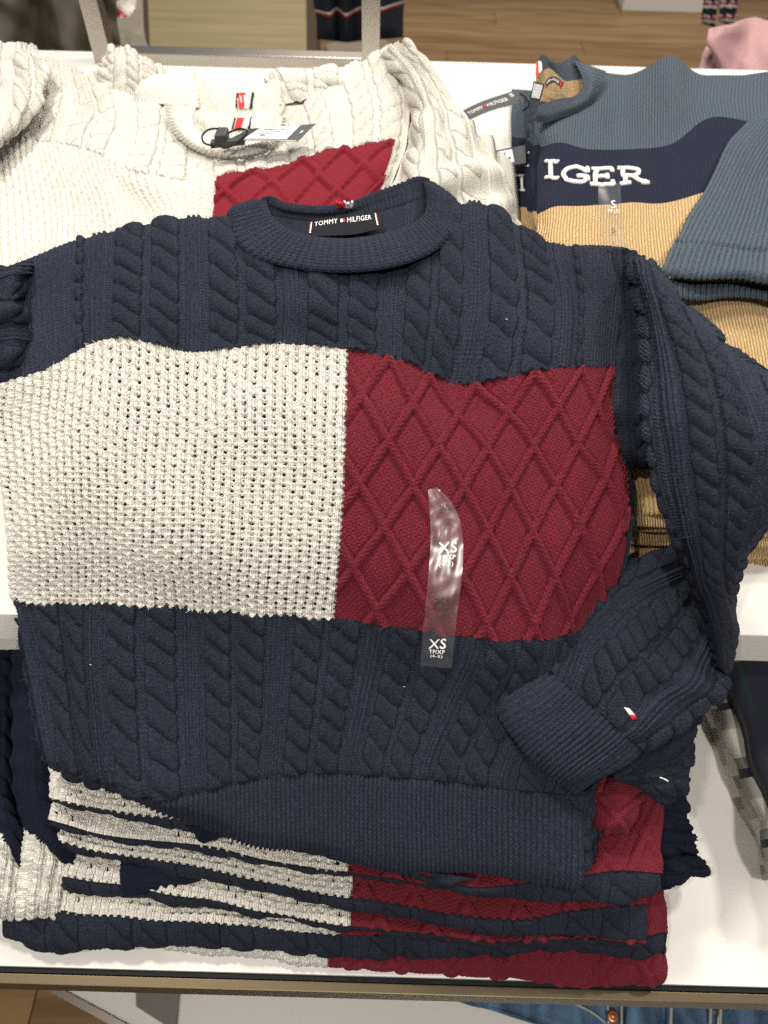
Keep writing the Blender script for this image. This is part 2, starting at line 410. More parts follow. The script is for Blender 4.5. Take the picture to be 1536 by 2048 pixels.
def fuzz(S, parent, mask, n, mat, seed=1, length=.0045, width=.00014):
    """loose fibres standing off the yarn"""
    g = np.random.default_rng(seed); idx = np.argwhere(mask)
    ar = np.linalg.norm(np.cross(np.gradient(S.P, axis=0), np.gradient(S.P, axis=1)), axis=-1)[idx[:, 0], idx[:, 1]]
    ar = np.minimum(ar, np.median(ar) * 2); idx = idx[g.choice(len(idx), n, p=ar / ar.sum())]; N = S.normals()
    p = S.P[idx[:, 0], idx[:, 1]]; nn = N[idx[:, 0], idx[:, 1]]
    r = g.normal(size=(n, 3)); d = nn * g.uniform(.3, .9, (n, 1)) + r * .75; d /= np.linalg.norm(d, axis=1, keepdims=True)
    L = length * g.uniform(.4, 1.3, (n, 1)); s = np.cross(d, g.normal(size=(n, 3))); s /= np.linalg.norm(s, axis=1, keepdims=True); s *= width
    bend = g.normal(size=(n, 3)) * L * .35
    V = np.stack([p - s, p + s, p + d * L * .5 + bend * .5 + s, p + d * L * .5 + bend * .5 - s, p + d * L + bend], 1).reshape(-1, 3)
    b = np.arange(n)[:, None] * 5
    F = np.concatenate([b + np.array([[0, 1, 2]]), b + np.array([[0, 2, 3]]), b + np.array([[3, 2, 4]])], 0)
    return mesh_obj('yarn_fuzz', V, F, mat, parent, smooth=False, kind='stuff')
M_FZ_NAVY = plain('navy_fibre', (.035, .042, .075), .9); M_FZ_CREAM = plain('cream_fibre', (.8, .77, .7), .9); M_FZ_RED = plain('burgundy_fibre', (.22, .02, .035), .9)
# ------------------------------------------------------------------ display table (setting)
Z_UP, Z_LOW, Z_PLAT = 1.06, .84, .15
Y_UPF = P(768, 1250, z=Z_UP)[1]; Y_UPB = P(1300, 134, z=Z_UP)[1]
Y_LOWF = P(768, 1953, z=Z_LOW)[1]

def upper_table():
    t = thing('display_table', 'white two-tier shop table with bronze front rail carrying the folded sweaters', 'table', (0, .9, 0))
    prism('upper_shelf', [(-1.7, Y_UPF), (1.7, Y_UPF), (1.7, Y_UPB), (-1.7, Y_UPB)], Z_UP - .046, Z_UP, M_SHELF, t, .002)
    prism('lower_shelf', [(-1.7, Y_LOWF), (1.7, Y_LOWF), (1.7, .499), (-1.7, .499)], Z_LOW - .022, Z_LOW, M_SHELF, t, .0015)
    prism('back_panel', [(-1.7, .50), (1.7, .50), (1.7, .515), (-1.7, .515)], .1, Z_UP - .047, M_DARK, t)  # panel set forward and coloured dark to deepen shade under the shelf
    prism('gap_strip', [(-1.7, Y_LOWF - .004), (1.7, Y_LOWF - .004), (1.7, Y_LOWF - .0005), (-1.7, Y_LOWF - .0005)], Z_LOW - .03, Z_LOW - .004, M_DARK, t)
    prism('front_rail', [(-1.7, Y_LOWF - .0125), (1.7, Y_LOWF - .0125), (1.7, Y_LOWF - .0045), (-1.7, Y_LOWF - .0045)], Z_LOW - .05, Z_LOW - .006, M_BRONZE, t, .001)
    for x in (-1.55, 1.55):
        prism('leg', [(x - .02, .3), (x + .02, .3), (x + .02, .34), (x - .02, .34)], 0, Z_UP - .047, M_METAL, t)
upper_table()

# ------------------------------------------------------------------ the draped navy sweater
def hero():
    T = thing('navy_flag_sweater', 'navy cable knit sweater with cream and burgundy chest blocks, draped over the shelf edge', 'sweater', P(700, 1000, z=1.06))
    US = [-28, -24, -19.4, -11.8, -4.2, 3.4, 11, 18.6, 25.2]
    def row(pts, z, v):
        vs = v if isinstance(v, (list, tuple)) else [v] * 9
        zs = z if isinstance(z, (list, tuple)) else [z] * 9
        return [(p[0], p[1], zs[i], US[i], vs[i]) for i, p in enumerate(pts)]
    rows = [
        row([(100,1528),(158,1556),(220,1583),(392,1650),(545,1692),(695,1720),(843,1744),(1000,1760),(1150,1763)],
            [1.0,1.0,.998,.99,.987,.984,.982,.98,.98], [8.2,7.6,7,3,.8,0,0,0,0]),
        row([(92,1506),(148,1528),(208,1548),(390,1588),(542,1556),(697,1550),(843,1560),(1000,1578),(1158,1592)],
            [1.01,1.015,1.015,1.012,1.012,1.012,1.012,1.01,1.005], [9.6,9.4,9,6,6,6,6,6,6]),
        row([(72,1430),(133,1424),(197,1420),(384,1412),(552,1410),(722,1412),(893,1420),(1050,1440),(1185,1450)],
            [1.025,1.033,1.038,1.04,1.041,1.041,1.04,1.035,1.025], 12.6),
        row([(35,1200),(112,1206),(190,1207),(378,1219),(562,1229),(752,1249),(948,1273),(1110,1277),(1205,1252)],
            [1.07,1.082,1.088,1.09,1.09,1.089,1.087,1.085,1.075], 21),
        row([(22,1090),(103,1092),(187,1095),(376,1100),(568,1108),(765,1118),(955,1130),(1115,1130),(1251,1112)],
            [1.105,1.117,1.124,1.129,1.13,1.129,1.128,1.125,1.118], 27),
        row([(4,960),(92,964),(187,968),(378,972),(575,978),(775,985),(955,990),(1115,985),(1262,962)],
            [1.135,1.147,1.153,1.158,1.158,1.157,1.156,1.153,1.147], 33),
        row([(-16,850),(85,845),(190,838),(380,842),(580,842),(778,850),(950,868),(1118,858),(1232,858)],
            [1.155,1.168,1.175,1.181,1.182,1.182,1.177,1.18,1.168], 39),
        row([(-4,768),(92,744),(200,690),(385,703),(582,693),(780,714),(928,766),(1125,739),(1230,734)],
            [1.17,1.183,1.197,1.2,1.203,1.203,1.191,1.2,1.19], 45),
        row([(-30,645),(85,610),(198,590),(386,590),(586,605),(783,612),(950,615),(1133,600),(1246,612)],
            [1.19,1.202,1.215,1.222,1.222,1.222,1.217,1.221,1.215], 50.3),
        row([(-30,548),(85,508),(200,472),(388,440),(578,482),(792,480),(948,412),(1118,488),(1255,503)],
            [1.21,1.222,1.232,1.24,1.236,1.236,1.243,1.238,1.235], [57,57,57.5,58,56,56,58,57.5,57]),
    ]
    S = Loft(rows, res=.00082, roll=(.006, .009, .012, .010), wob=(.0034, 11, 3))
    u, v = S.u, S.v
    tri = np.abs(fract(u / .76) - .5) * 4 - 1
    # uneven colour borders follow the stitches
    low = 21 + np.where(u < 0, .15 * tri, .05 * tri) + .1 * np.sin(u * 1.3)
    top = 45 + .13 * tri
    mid = .10 * (np.abs(fract(v / .62) - .5) * 4 - 1)
    edge_r = 25.0 + .03 * np.sin(v * 1.9)
    flag = (v > low) & (v < top)
    reg = np.full(u.shape, 0)
    reg[flag & (u < mid)] = 1
    reg[flag & (u >= mid) & (u < edge_r)] = 2
    reg[v < 6.05 + .0 * u] = 3
    hc, su, sv = k_cable(u, v, off=3.4)
    # plain strip beside the side seams and the armhole band
    hb, sub, svb = k_rib(u, v, .40, .07); band = ((u > 20.4) | (u < -21.2)) & (v > 44)
    hc = np.where(band, .12 + hb, hc); su = np.where(band, sub, su); sv = np.where(band, svb, sv)
    hc = hc - .14 * (np.exp(-((u - 20.4) / .18) ** 2) + np.exp(-((u + 21.2) / .18) ** 2)) * (v > 44)
    hr, sur, svr = k_rib(u, v); hm, sum_, svm = k_moss(u, v); hl, sul, svl = k_lattice(u, v, 4.3, 7.6, (1.2, 45.0))
    h = np.select([reg == 0, reg == 1, reg == 2], [hc, hm, hl], hr)
    S.su = np.select([reg == 0, reg == 1, reg == 2], [su, sum_, sul], sur); S.sv = np.select([reg == 0, reg == 1, reg == 2], [sv, svm, svl], svr)
    # hem draws in slightly where the rib starts
    h = h - .22 * np.exp(-((v - 6.0) / .35) ** 2)
    h = np.where(u > 24.3, np.minimum(h, .2), h)
    back = Loft(rows, res=.004, wob=(.0034, 11, 3)); back.P = away(back.P, .0035)  # dark sheet added behind the cream panel so its holes read dark
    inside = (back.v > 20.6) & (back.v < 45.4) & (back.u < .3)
    back.emit(T, np.where(inside, 0, 1), {0: ('dark_backing', M_NAVY_D)})
    kn = k_moss(u, v); reg_h = np.where((reg == 1) & (k_moss.hole > .60) & (v < 44.6) & (v > 21.5) & (u < -.4), -1, reg)
    S.base = S.P.copy()
    S.push(h * .01)
    S.emit(T, reg_h, {0: ('cable_body', M_NAVY), 1: ('cream_panel', M_CREAM), 2: ('burgundy_panel', M_RED), 3: ('hem', M_NAVY_RIB)})
    fuzz(S, T, (reg == 0), 11000, M_FZ_NAVY, 1); fuzz(S, T, reg == 1, 9000, M_FZ_CREAM, 2, .003); fuzz(S, T, reg == 2, 6000, M_FZ_RED, 3, .003)

    # collar: front band
    outer = [(505,401),(462,416),(460,455),(505,512),(590,537),(690,545),(790,534),(866,505),(906,468),(919,436),(915,402),(872,369)]
    inner = [(540,402),(533,399),(543,430),(575,456),(620,471),(690,477),(765,467),(824,449),(850,424),(853,392),(847,366),(846,360)]
    rows = []
    for f, dz in ((0, 0.0), (.35, .005), (.75, .007), (1, .006)):
        rows.append([(o[0]*(1-f)+i[0]*f, o[1]*(1-f)+i[1]*f, 1.241 + dz - (.006 if k in (0, 11) else 0), 2.9 * k, f * 3.2)
                     for k, (o, i) in enumerate(zip(outer, inner))])
    C = Loft(rows, res=.0008, roll=(.002, .0035, .002, .002))
    h, C.su, C.sv = k_rib(C.u, C.v, .50, .13); h = h * np.clip((3.3 - C.v) / .8, .12, 1) * np.clip((C.v + .2) / .5, .2, 1); C.push(h * .01)
    C.emit(T, 0, {0: ('collar', M_NAVY_RIB)})
    # collar: back band, seen from inside, and the inside of the back
    topb = [(522,403),(536,399),(560,410),(600,417),(650,419),(700,411),(750,392),(800,374),(843,360),(860,364)]
    seam = [(528,432),(541,431),(570,436),(610,441),(655,442),(705,436),(755,424),(805,410),(850,397),(868,400)]
    deep = [(536,466),(548,469),(580,478),(620,486),(660,488),(705,484),(755,474),(805,462),(848,442),(864,440)]
    tw = [P(*p, z=1.244) for p in topb]
    rows = [[list(w + np.array([0, .014, -.022])) + [3 * k, -3] for k, w in enumerate(tw)],
            [list(w + np.array([0, .009, -.004])) + [3 * k, -1] for k, w in enumerate(tw)],
            [list(w + np.array([0, .004, .001])) + [3 * k, -.3] for k, w in enumerate(tw)],
            [list(w + np.array([0, -.002, -.002])) + [3 * k, .3] for k, w in enumerate(tw)],
            [list(P(p[0]*.5+q[0]*.5, p[1]*.5+q[1]*.5, z=1.239)) + [3 * k, 1.6] for k, (p, q) in enumerate(zip(topb, seam))],
            [list(P(*p, z=1.236)) + [3 * k, 3] for k, p in enumerate(seam)],
            [list(P(*p, z=1.229)) + [3 * k, 6] for k, p in enumerate(deep)]]
    Bk = Loft(rows, res=.0008, world=True)
    h, Bk.su, Bk.sv = k_rib(Bk.u, Bk.v, .50, .17); h = np.where(Bk.v < 3.0, h * np.clip((np.abs(Bk.v) + .1) / .9, .25, 1), .04); h = h - .12 * np.exp(-((Bk.v - 3) / .25) ** 2)
    Bk.push(h * .01)
    Bk.emit(T, np.where(Bk.v < 3, 0, 1), {0: ('collar', M_NAVY_RIB), 1: ('neck_lining', M_NAVY_RIB)})
    # woven brand label inside the neck
    q = [(617,444),(660,434),(710,428),(756,424),(612,473),(660,471),(710,468),(764,456)]
    zl = 1.2425
    lab = Loft([[(*q[k], zl, k, 0) for k in range(4)], [((q[k][0]+q[k+4][0])/2, (q[k][1]+q[k+4][1])/2, zl + .002, k, .5) for k in range(4)], [(*q[k+4], zl, k, 1) for k in range(4)]], res=.002)
    lo = lab.emit(T, 0, {0: ('neck_label', M_BLACK)})[0]
    text_on(lab, 'TOMMY', .20, .52, .095, .415, M_WPRINT, lo, .0004)
    text_on(lab, 'HILFIGER', .20, .52, .545, .885, M_WPRINT, lo, .0004)
    strip_on(lab, 'flag_mark', .28, .48, .455, .485, M_WPRINT, lo, .0005); strip_on(lab, 'flag_mark', .28, .48, .485, .515, M_RED_THREAD, lo, .0005)
    for a, b, m in ((.03, .042, M_RED_THREAD), (.042, .055, M_WPRINT), (.945, .958, M_WPRINT), (.958, .97, M_RED_THREAD)):
        strip_on(lab, 'label_bar', .12, .85, a, b, m, lo, .0005)
    # red and white loop threads at the back of the neck
    for k, (x, m) in enumerate(((681, M_RED_THREAD), (697, M_WHITE_THREAD))):
        for j in range(3):
            a = P(x - 5 + j * 5, 416, z=1.244); b = P(x - 6 + j * 5 + 3 * (j - 1), 403 + 3 * (j % 2), z=1.252)
            tube('stripe_tab', [a, (a + b) / 2 + np.array([.001, 0, .001]), b], .0012, m, T, seg=6, res=3)

    # right sleeve: upper part folds down over the shelf edge
    Lp = [(1262,520),(1288,640),(1298,750),(1305,865),(1322,972),(1349,1062),(1374,1136),(1400,1212),(1424,1288),(1434,1332)]
    Rp = [(1298,522),(1398,648),(1538,752),(1610,850),(1605,950),(1532,1046),(1472,1142),(1468,1212),(1471,1288),(1456,1350)]
    Zs = [1.243,1.24,1.238,1.228,1.205,1.18,1.15,1.12,1.09,1.072]
    UR = [3.5, 7.5, 11.5, 13, 13, 11, 8.5, 6.5, 5, 3.5]
    rows = []
    for k in range(10):
        r = []
        for f, dz in ((0, -.010), (.22, .006), (.5, .014), (.78, .008), (1, -.012)):
            r.append((Lp[k][0]*(1-f)+Rp[k][0]*f, Lp[k][1]*(1-f)+Rp[k][1]*f + (10 if (k == 2 and f == .78) else 0), Zs[k] + dz, f * UR[k], 40 - 4.2 * k))
        rows.append(r)
    A = Loft(rows, res=.0009, roll=(.008, .01, .012, .012), wob=(.0015, 7, 5))
    h, A.su, A.sv = k_cable(A.u, A.v, off=1.9, P_=1.95); A.push(h * .01 * np.clip((A.v - 8) / 12, .3, 1))
    A.emit(T, 0, {0: ('sleeve', M_NAVY)}); fuzz(A, T, A.v > 18, 2600, M_FZ_NAVY, 4)
    # shoulder side wall between body and sleeve (in shade)
    rows = [[(1215,500,1.238,20,0),(1250,498,1.243,22,0),(1290,512,1.24,24,0)],
            [(1222,600,1.212,20,5),(1262,590,1.217,22,5),(1300,600,1.222,24,5)],
            [(1222,730,1.187,20,11),(1270,720,1.195,22,11),(1318,720,1.20,24,11)],
            [(1222,850,1.165,20,16),(1275,850,1.172,22,16),(1325,840,1.178,24,16)],
            [(1235,940,1.14,20,20),(1280,932,1.146,22,20),(1325,915,1.145,24,20)]]
    W = Loft(rows, res=.001, roll=(0, .012, 0, 0), wob=(.003, 6, 8))
    h, W.su, W.sv = k_cable(W.u * 1.5, W.v, off=1.0); W.push(h * .01)
    W.emit(T, 0, {0: ('armhole', M_NAVY)})
    # forearm and cuff folded back over the body
    UU = [0, 2.6, 5.6, 8.7, 12.2]
    R = [[(979,1392),(1013,1461),(1060,1514),(1108,1557),(1152,1588)],
         [(1088,1334),(1136,1372),(1181,1408),(1233,1456),(1284,1500)],
         [(1138,1268),(1172,1287),(1231,1338),(1292,1377),(1372,1447)],
         [(1176,1207),(1216,1241),(1271,1300),(1341,1341),(1434,1391)],
         [(1242,1147),(1264,1196),(1319,1249),(1386,1271),(1452,1335)],
         [(1392,1078),(1372,1140),(1384,1178),(1402,1212),(1434,1262)]]
    Z = [[1.042,1.052,1.052,1.047,1.035],[1.056,1.07,1.072,1.066,1.052],[1.068,1.084,1.088,1.08,1.06],
         [1.082,1.098,1.098,1.086,1.062],[1.095,1.103,1.097,1.082,1.058],[1.098,1.085,1.075,1.065,1.05]]
    V = [0, 6, 9.6, 13.2, 18, 24]
    rows = [[(R[i][j][0], R[i][j][1], Z[i][j], UU[j], V[i]) for j in range(5)] for i in range(6)]
    Fm = Loft(rows, res=.0009, roll=(.005, 0, .009, .009), wob=(.0015, 6, 9))
    hr, ar, br = k_rib(Fm.u, Fm.v, .50, .20); hk, ak, bk = k_cable(Fm.u, Fm.v, off=2.6, P_=2.0, sgn=1.0)
    reg = np.where(Fm.v < 6, 1, 0)
    h = np.where(reg == 1, hr, hk) - .18 * np.exp(-((Fm.v - 6) / .35) ** 2)
    Fm.su = np.where(reg == 1, ar, ak); Fm.sv = np.where(reg == 1, br, bk)
    fp, _ = Fm.find(1262, 1427); fd = np.linalg.norm(Fm.P - fp, axis=-1); h = h + (.34 - h) * np.exp(-(fd / .010) ** 2); Fm._n = None
    Fm.push(h * .01)
    Fm.emit(T, reg, {0: ('sleeve', M_NAVY), 1: ('cuff', M_NAVY_RIB)})
    # small flag embroidered above the cuff
    for nm, quad, m in (('flag_mark', [(1248,1414),(1259,1417),(1270,1429),(1258,1429)], M_WHITE_THREAD), ('flag_mark', [(1258,1429),(1270,1429),(1275,1436),(1266,1440)], M_RED_THREAD)):
        pts = []
        for (x, y) in quad:
            p, n = Fm.find(x, y); dd = CAM - p; pts.append(p + dd / np.linalg.norm(dd) * .0016)
        pts = np.array(pts); c = pts.mean(0)
        lo = Loft([[list(pts[0]) + [0, 0], list(pts[1]) + [1, 0]], [list((pts[0]+pts[3])/2 + n * .0004) + [0, .5], list((pts[1]+pts[2])/2 + n * .0004) + [1, .5]], [list(pts[3]) + [0, 1], list(pts[2]) + [1, 1]]], res=.001, world=True)
        lo.emit(T, 0, {0: (nm, m)})
    # underside of the forearm hanging below the cuff
    rows = [[(1222,1548,1.03,0,8),(1284,1500,1.035,3,8),(1340,1470,1.035,6,8),(1396,1428,1.035,9,8)],
            [(1226,1552,1.022,0,6),(1290,1536,1.024,3,5),(1350,1520,1.024,6,5),(1388,1492,1.02,9,5)],
            [(1228,1556,1.014,0,3),(1278,1578,1.012,3,2),(1330,1610,1.008,6,1),(1368,1588,1.006,9,2)]]
    U = Loft(rows, res=.0009, roll=(0, .010, 0, .008), wob=(.002, 5, 12))
    h, U.su, U.sv = k_cable(U.v * 1.4, U.u, off=1.0, P_=2.4); U.push(h * .008)
    U.emit(T, 0, {0: ('sleeve', M_NAVY)})
    p, n = U.find(1324, 1556)
    tube('loose_thread', [p + n * .003 + np.array([-.003, .001, 0]), p + n * .005, p + n * .003 + np.array([.003, -.002, 0])], .0006, M_WHITE_THREAD, T, seg=6, res=4)
    # back of the body showing beside the hem
    rows = [[(1140,1592,1.0,0,8),(1172,1580,1.002,1.5,8),(1206,1556,1.0,3,8)],
            [(1140,1660,.992,0,5),(1168,1655,.994,1.5,5),(1196,1640,.992,3,5)],
            [(1140,1700,.985,0,2),(1168,1700,.986,1.5,2),(1192,1690,.984,3,2)],
            [(1140,1732,.978,0,0),(1165,1735,.978,1.5,0),(1188,1724,.977,3,0)]]
    K = Loft(rows, res=.001, roll=(0, .006, 0, .007), wob=(.002, 3, 4))
    h, K.su, K.sv = k_cable(K.u, K.v, off=-1.2); K.push(h * .01)
    K.emit(T, 0, {0: ('back_panel', M_NAVY)})
    # left armhole and sleeve end going out of the frame
    rows = [[(-80,560,1.195,0,0),(-30,545,1.215,3,0),(30,530,1.228,6,0),(62,522,1.226,8,0)],
            [(-80,620,1.19,0,4),(-30,600,1.212,3,4),(25,595,1.22,6,4),(52,590,1.206,8,4)],
            [(-80,680,1.18,0,8),(-30,665,1.20,3,8),(28,655,1.207,6,8),(56,665,1.194,8,8)],
            [(-80,760,1.16,0,12),(-30,742,1.18,3,12),(22,735,1.188,6,12),(52,735,1.178,8,12)]]
    Ls = Loft(rows, res=.001, roll=(.008, .01, 0, .01), wob=(.003, 5, 14))
    h, Ls.su, Ls.sv = k_cable(Ls.v, Ls.u, off=1.0); Ls.push(h * .01)
    Ls.emit(T, 0, {0: ('sleeve', M_NAVY)})
    for x, y in ((806,1372), (1010,640), (180,1330)):
        p, n = S.find(x, y); tube('lint_speck', [p + n * .0008, p + n * .0016 + np.array([.0012, .0005, 0]), p + n * .0008 + np.array([.0018, -.0006, 0])], .0002, M_WHITE_THREAD, T, seg=5, res=2)
    return T, S

# ------------------------------------------------------------------ lettering mapped onto cloth
def text_mesh(txt, bold=0.0):
    cu = bpy.data.curves.new('t', 'FONT'); cu.body = txt; cu.size = 1; cu.resolution_u = 3; cu.offset = bold
    cu.space_character = 1.08
    o = bpy.data.objects.new('t', cu); COL.objects.link(o)
    dg = bpy.context.evaluated_depsgraph_get(); me = bpy.data.meshes.new_from_object(o.evaluated_get(dg))
    V = np.array([v.co[:] for v in me.vertices]); F = [list(p.vertices) for p in me.polygons]
    bpy.data.objects.remove(o); bpy.data.curves.remove(cu); bpy.data.meshes.remove(me)
    return V, F
def surf_n(L, s, t):
    e = .02; a = L.at(np.clip(s + e, 0, 1), t) - L.at(np.clip(s - e, 0, 1), t); b = L.at(s, np.clip(t + e, 0, 1)) - L.at(s, np.clip(t - e, 0, 1))
    n = np.cross(a, b); n /= np.linalg.norm(n, axis=-1, keepdims=True) + 1e-12
    return np.where(((CAM - L.at(s, t)) * n).sum(-1, keepdims=True) < 0, -n, n)
def text_on(L, txt, s0, s1, t0, t1, mat, parent, off=.0005, bold=0.0, name='lettering'):
    V, F = text_mesh(txt, bold)
    lo, hi = V.min(0), V.max(0)
    s = s1 + (s0 - s1) * (V[:, 1] - lo[1]) / (hi[1] - lo[1]); t = t0 + (t1 - t0) * (V[:, 0] - lo[0]) / (hi[0] - lo[0])
    W = L.at(s, t) + surf_n(L, s, t) * off
    return mesh_obj(name, W, F, mat, parent, smooth=False)
def strip_on(L, name, s0, s1, t0, t1, mat, parent, off=.0005, n=5):
    ss, tt = np.meshgrid(np.linspace(s0, s1, n), np.linspace(t0, t1, n), indexing='ij')
    W = (L.at(ss, tt) + surf_n(L, ss, tt) * off).reshape(-1, 3)
    F = [[i*n+j, i*n+j+1, (i+1)*n+j+1, (i+1)*n+j] for i in range(n-1) for j in range(n-1)]
    return mesh_obj(name, W, F, mat, parent, smooth=True)

HERO, HS = hero()
# ------------------------------------------------------------------ stack of folded flag sweaters on the lower shelf
def ip(line, xs):
    l = np.array(line, float); return np.interp(xs, l[:, 0], l[:, 1])
def zf(zz, xs):
    if np.isscalar(zz): return np.full(len(xs), zz)
    return ip(zz, xs)
GROUP_LOW = 'folded flag sweaters stacked under the draped one'
def folded(label, x0, x1, n, back, top, bnd, bot, cx, zs, seed, roll=(.011, .011), navy=None, res=.00125, cable_off=1.5, vb=21.0, lat=(1.2, 45.0), navy_relief=.32):
    """one folded sweater: lines in picture coordinates give its top, colour border and lower edge;
    zs = heights of the (back, top, border, bottom) lines"""
    navy = navy or M_NAVY
    xs = np.linspace(x0, x1, n)
    lines = [back, top, bnd, bot]
    Z = [zf(z, xs) for z in zs]
    rows = [np.array([P(x, y, z=z) for x, y, z in zip(xs, ip(l, xs), zz)]) for l, zz in zip(lines, Z)]
    under = rows[3] + np.array([0, .035, -.004])
    first = rows[0] + np.array([0, .03, -.012]); rows[2] = rows[2] + (CAM - rows[2]) * .010
    W = np.stack([first] + rows + [under])          # (6, n, 3)
    # bulge between border and bottom
    v = np.zeros(W.shape[:2]); d = np.linalg.norm(np.diff(W, axis=0), axis=-1) * 100
    v[3] = vb
    for k in (2, 1, 0): v[k] = v[k + 1] + d[k]
    for k in (4, 5): v[k] = v[k - 1] - d[k - 1]
    c = P(cx, ip(bnd, [cx])[0], z=float(np.interp(cx, xs, Z[2])))[0]
    u = (W[..., 0] - c) * 100
    A = np.concatenate([W, u[..., None], v[..., None]], -1)
    T = thing('folded_flag_sweater', label, 'sweater', W[4].mean(0), GROUP_LOW)
    S = Loft(A, res=res, world=True, roll=(0, 0, roll[0], roll[1]), wob=(.0009, 6, seed))
    u, v = S.u, S.v
    tri = np.abs(fract(u / .76) - .5) * 4 - 1
    low = vb + np.where(u < 0, .06 * np.cos(2 * math.pi * u / .7), .03 * tri)
    reg = np.where(v < low, 0, np.where(u < .05 * np.sin(v * 9), 1, 2))
    hc, a0, b0 = k_cable(u, v, off=cable_off); hm, a1, b1 = k_moss(u, v); hl, a2, b2 = k_lattice(u, v, 4.3, 7.6, lat)
    h = np.select([reg == 0, reg == 1], [hc * navy_relief, hm * 1.05], hl * .85)
    S.su = np.select([reg == 0, reg == 1], [a0, a1], a2); S.sv = np.select([reg == 0, reg == 1], [b0, b1], b2)
    k_moss(u, v); reg_h = np.where((reg == 1) & (k_moss.hole > .74) & (v > vb + .45) & (v < vb + 9) & (u < -.4), -1, reg)
    S.push(h * .009)
    S.emit(T, reg_h, {0: ('cable_body', navy), 1: ('cream_panel', M_CREAM), 2: ('burgundy_panel', M_RED)})
    return T, S

def lower_stack():
    ty = lambda l, d: [(x, y + d) for x, y in l]
    A_b = [(100,1595),(110,1598),(160,1611),(230,1622),(300,1632),(360,1638),(540,1672),(700,1706),(800,1735),(868,1756),(900,1772),(950,1776),(1000,1773),(1065,1766),(1150,1754),(1221,1746),(1289,1738),(1325,1750)]
    A_o = [(100,1600),(110,1604),(160,1618),(230,1632),(300,1645),(380,1664),(430,1674),(540,1690),(700,1722),(800,1748),(868,1768),(900,1780),(950,1790),(1000,1793),(1052,1798),(1104,1803),(1182,1801),(1260,1803),(1300,1798),(1325,1780)]
    A_t = [(100,1560),(230,1585),(400,1620),(540,1650),(700,1690),(868,1720),(1000,1735),(1150,1715),(1250,1690),(1300,1680),(1325,1690)]
    A_k = [(100,1470),(700,1500),(1100,1540),(1200,1540),(1325,1560)]
    B_b = [(98,1640),(110,1645),(160,1662),(258,1680),(300,1679),(400,1693),(432,1695),(484,1712),(536,1722),(588,1730),(640,1741),(690,1746),(780,1757),(865,1770),(1000,1790),(1290,1790)]
    B_o = [(98,1648),(160,1666),(258,1688),(300,1686),(380,1702),(458,1715),(536,1729),(614,1742),(705,1750),(780,1760),(865,1773),(1000,1793),(1290,1793)]
    C_b = [(96,1674),(101,1677),(125,1681),(156,1693),(198,1703),(247,1709),(276,1716),(307,1721),(349,1725),(400,1733),(458,1746),(536,1767),(614,1780),(666,1793),(703,1796),(778,1802),(830,1818),(895,1828),(960,1836),(1025,1839),(1065,1838),(1100,1833),(1130,1824),(1182,1819),(1234,1811),(1292,1808)]
    C_o = [(96,1684),(125,1692),(156,1706),(213,1714),(245,1722),(300,1742),(380,1757),(427,1757),(484,1777),(562,1793),(640,1806),(705,1815),(752,1828),(830,1841),(882,1852),(934,1862),(986,1867),(1100,1871),(1182,1868),(1234,1880),(1292,1876)]
    D_b = [(96,1748),(130,1755),(185,1763),(240,1768),(307,1780),(339,1789),(391,1797),(432,1801),(484,1816),(562,1829),(640,1842),(700,1852),(752,1857),(804,1860),(856,1867),(908,1875),(960,1880),(1012,1884),(1065,1883),(1125,1876),(1182,1876),(1229,1883),(1286,1886)]
    D_o = [(96,1778),(105,1785),(160,1791),(240,1784),(250,1790),(312,1805),(391,1812),(458,1821),(536,1834),(614,1847),(682,1857),(745,1862),(812,1871),(908,1884),(1012,1894),(1125,1888),(1229,1894),(1286,1896)]
    E_b = [(5,1824),(20,1828),(73,1830),(76,1814),(104,1820),(156,1830),(208,1836),(260,1830),(312,1841),(391,1842),(458,1847),(536,1855),(614,1863),(677,1873),(755,1868),(812,1874),(908,1885),(1125,1886),(1229,1886),(1286,1881),(1325,1866)]
    E_o = [(5,1866),(16,1880),(34,1891),(78,1901),(125,1906),(182,1898),(247,1894),(312,1892),(391,1895),(458,1894),(536,1900),(614,1906),(656,1911),(718,1917),(780,1912),(856,1917),(934,1909),(1025,1907),(1065,1899),(1104,1893),(1156,1892),(1208,1902),(1247,1914),(1300,1921),(1330,1908)]
    F_o = [(330,1893),(406,1901),(484,1911),(562,1921),(653,1933),(718,1937),(780,1941),(856,1947),(934,1950),(1025,1956),(1104,1966),(1182,1973),(1221,1974),(1260,1970),(1325,1965)]
    # bottom sweater: only its front fold, cream then burgundy
    xs = np.linspace(330, 1325, 14)
    top = np.array([P(x, y - 12, z=.853) for x, y in zip(xs, ip(E_o, xs))]); bot = np.array([P(x, y, z=.844) for x, y in zip(xs, ip(F_o, xs))])
    mid = (top * .45 + bot * .55) + np.array([0, -.004, .006])
    W = np.stack([top + np.array([0, .09, 0]), top + np.array([0, .02, .001]), mid, bot, bot + np.array([0, .03, -.002])])
    cxw = P(655, 1922, z=.855)[0]
    v = np.zeros(W.shape[:2]); d = np.linalg.norm(np.diff(W, axis=0), axis=-1) * 100
    for k in range(1, 5): v[k] = v[k - 1] - d[k - 1]
    T = thing('folded_flag_sweater', 'folded flag sweater at the very bottom of the stack, burgundy fold nearest the bronze rail', 'sweater', bot.mean(0), GROUP_LOW)
    S = Loft(np.concatenate([W, ((W[..., 0] - cxw) * 100)[..., None], (v + 45)[..., None]], -1), res=.00115, world=True, roll=(0, 0, .006, .012), wob=(.0012, 5, 31))
    hm, a1, b1 = k_moss(S.u, S.v); hl, a2, b2 = k_lattice(S.u, S.v, 4.3, 7.6, (2.2, 30.0)); reg = np.where(S.u < 0, 1, 2)
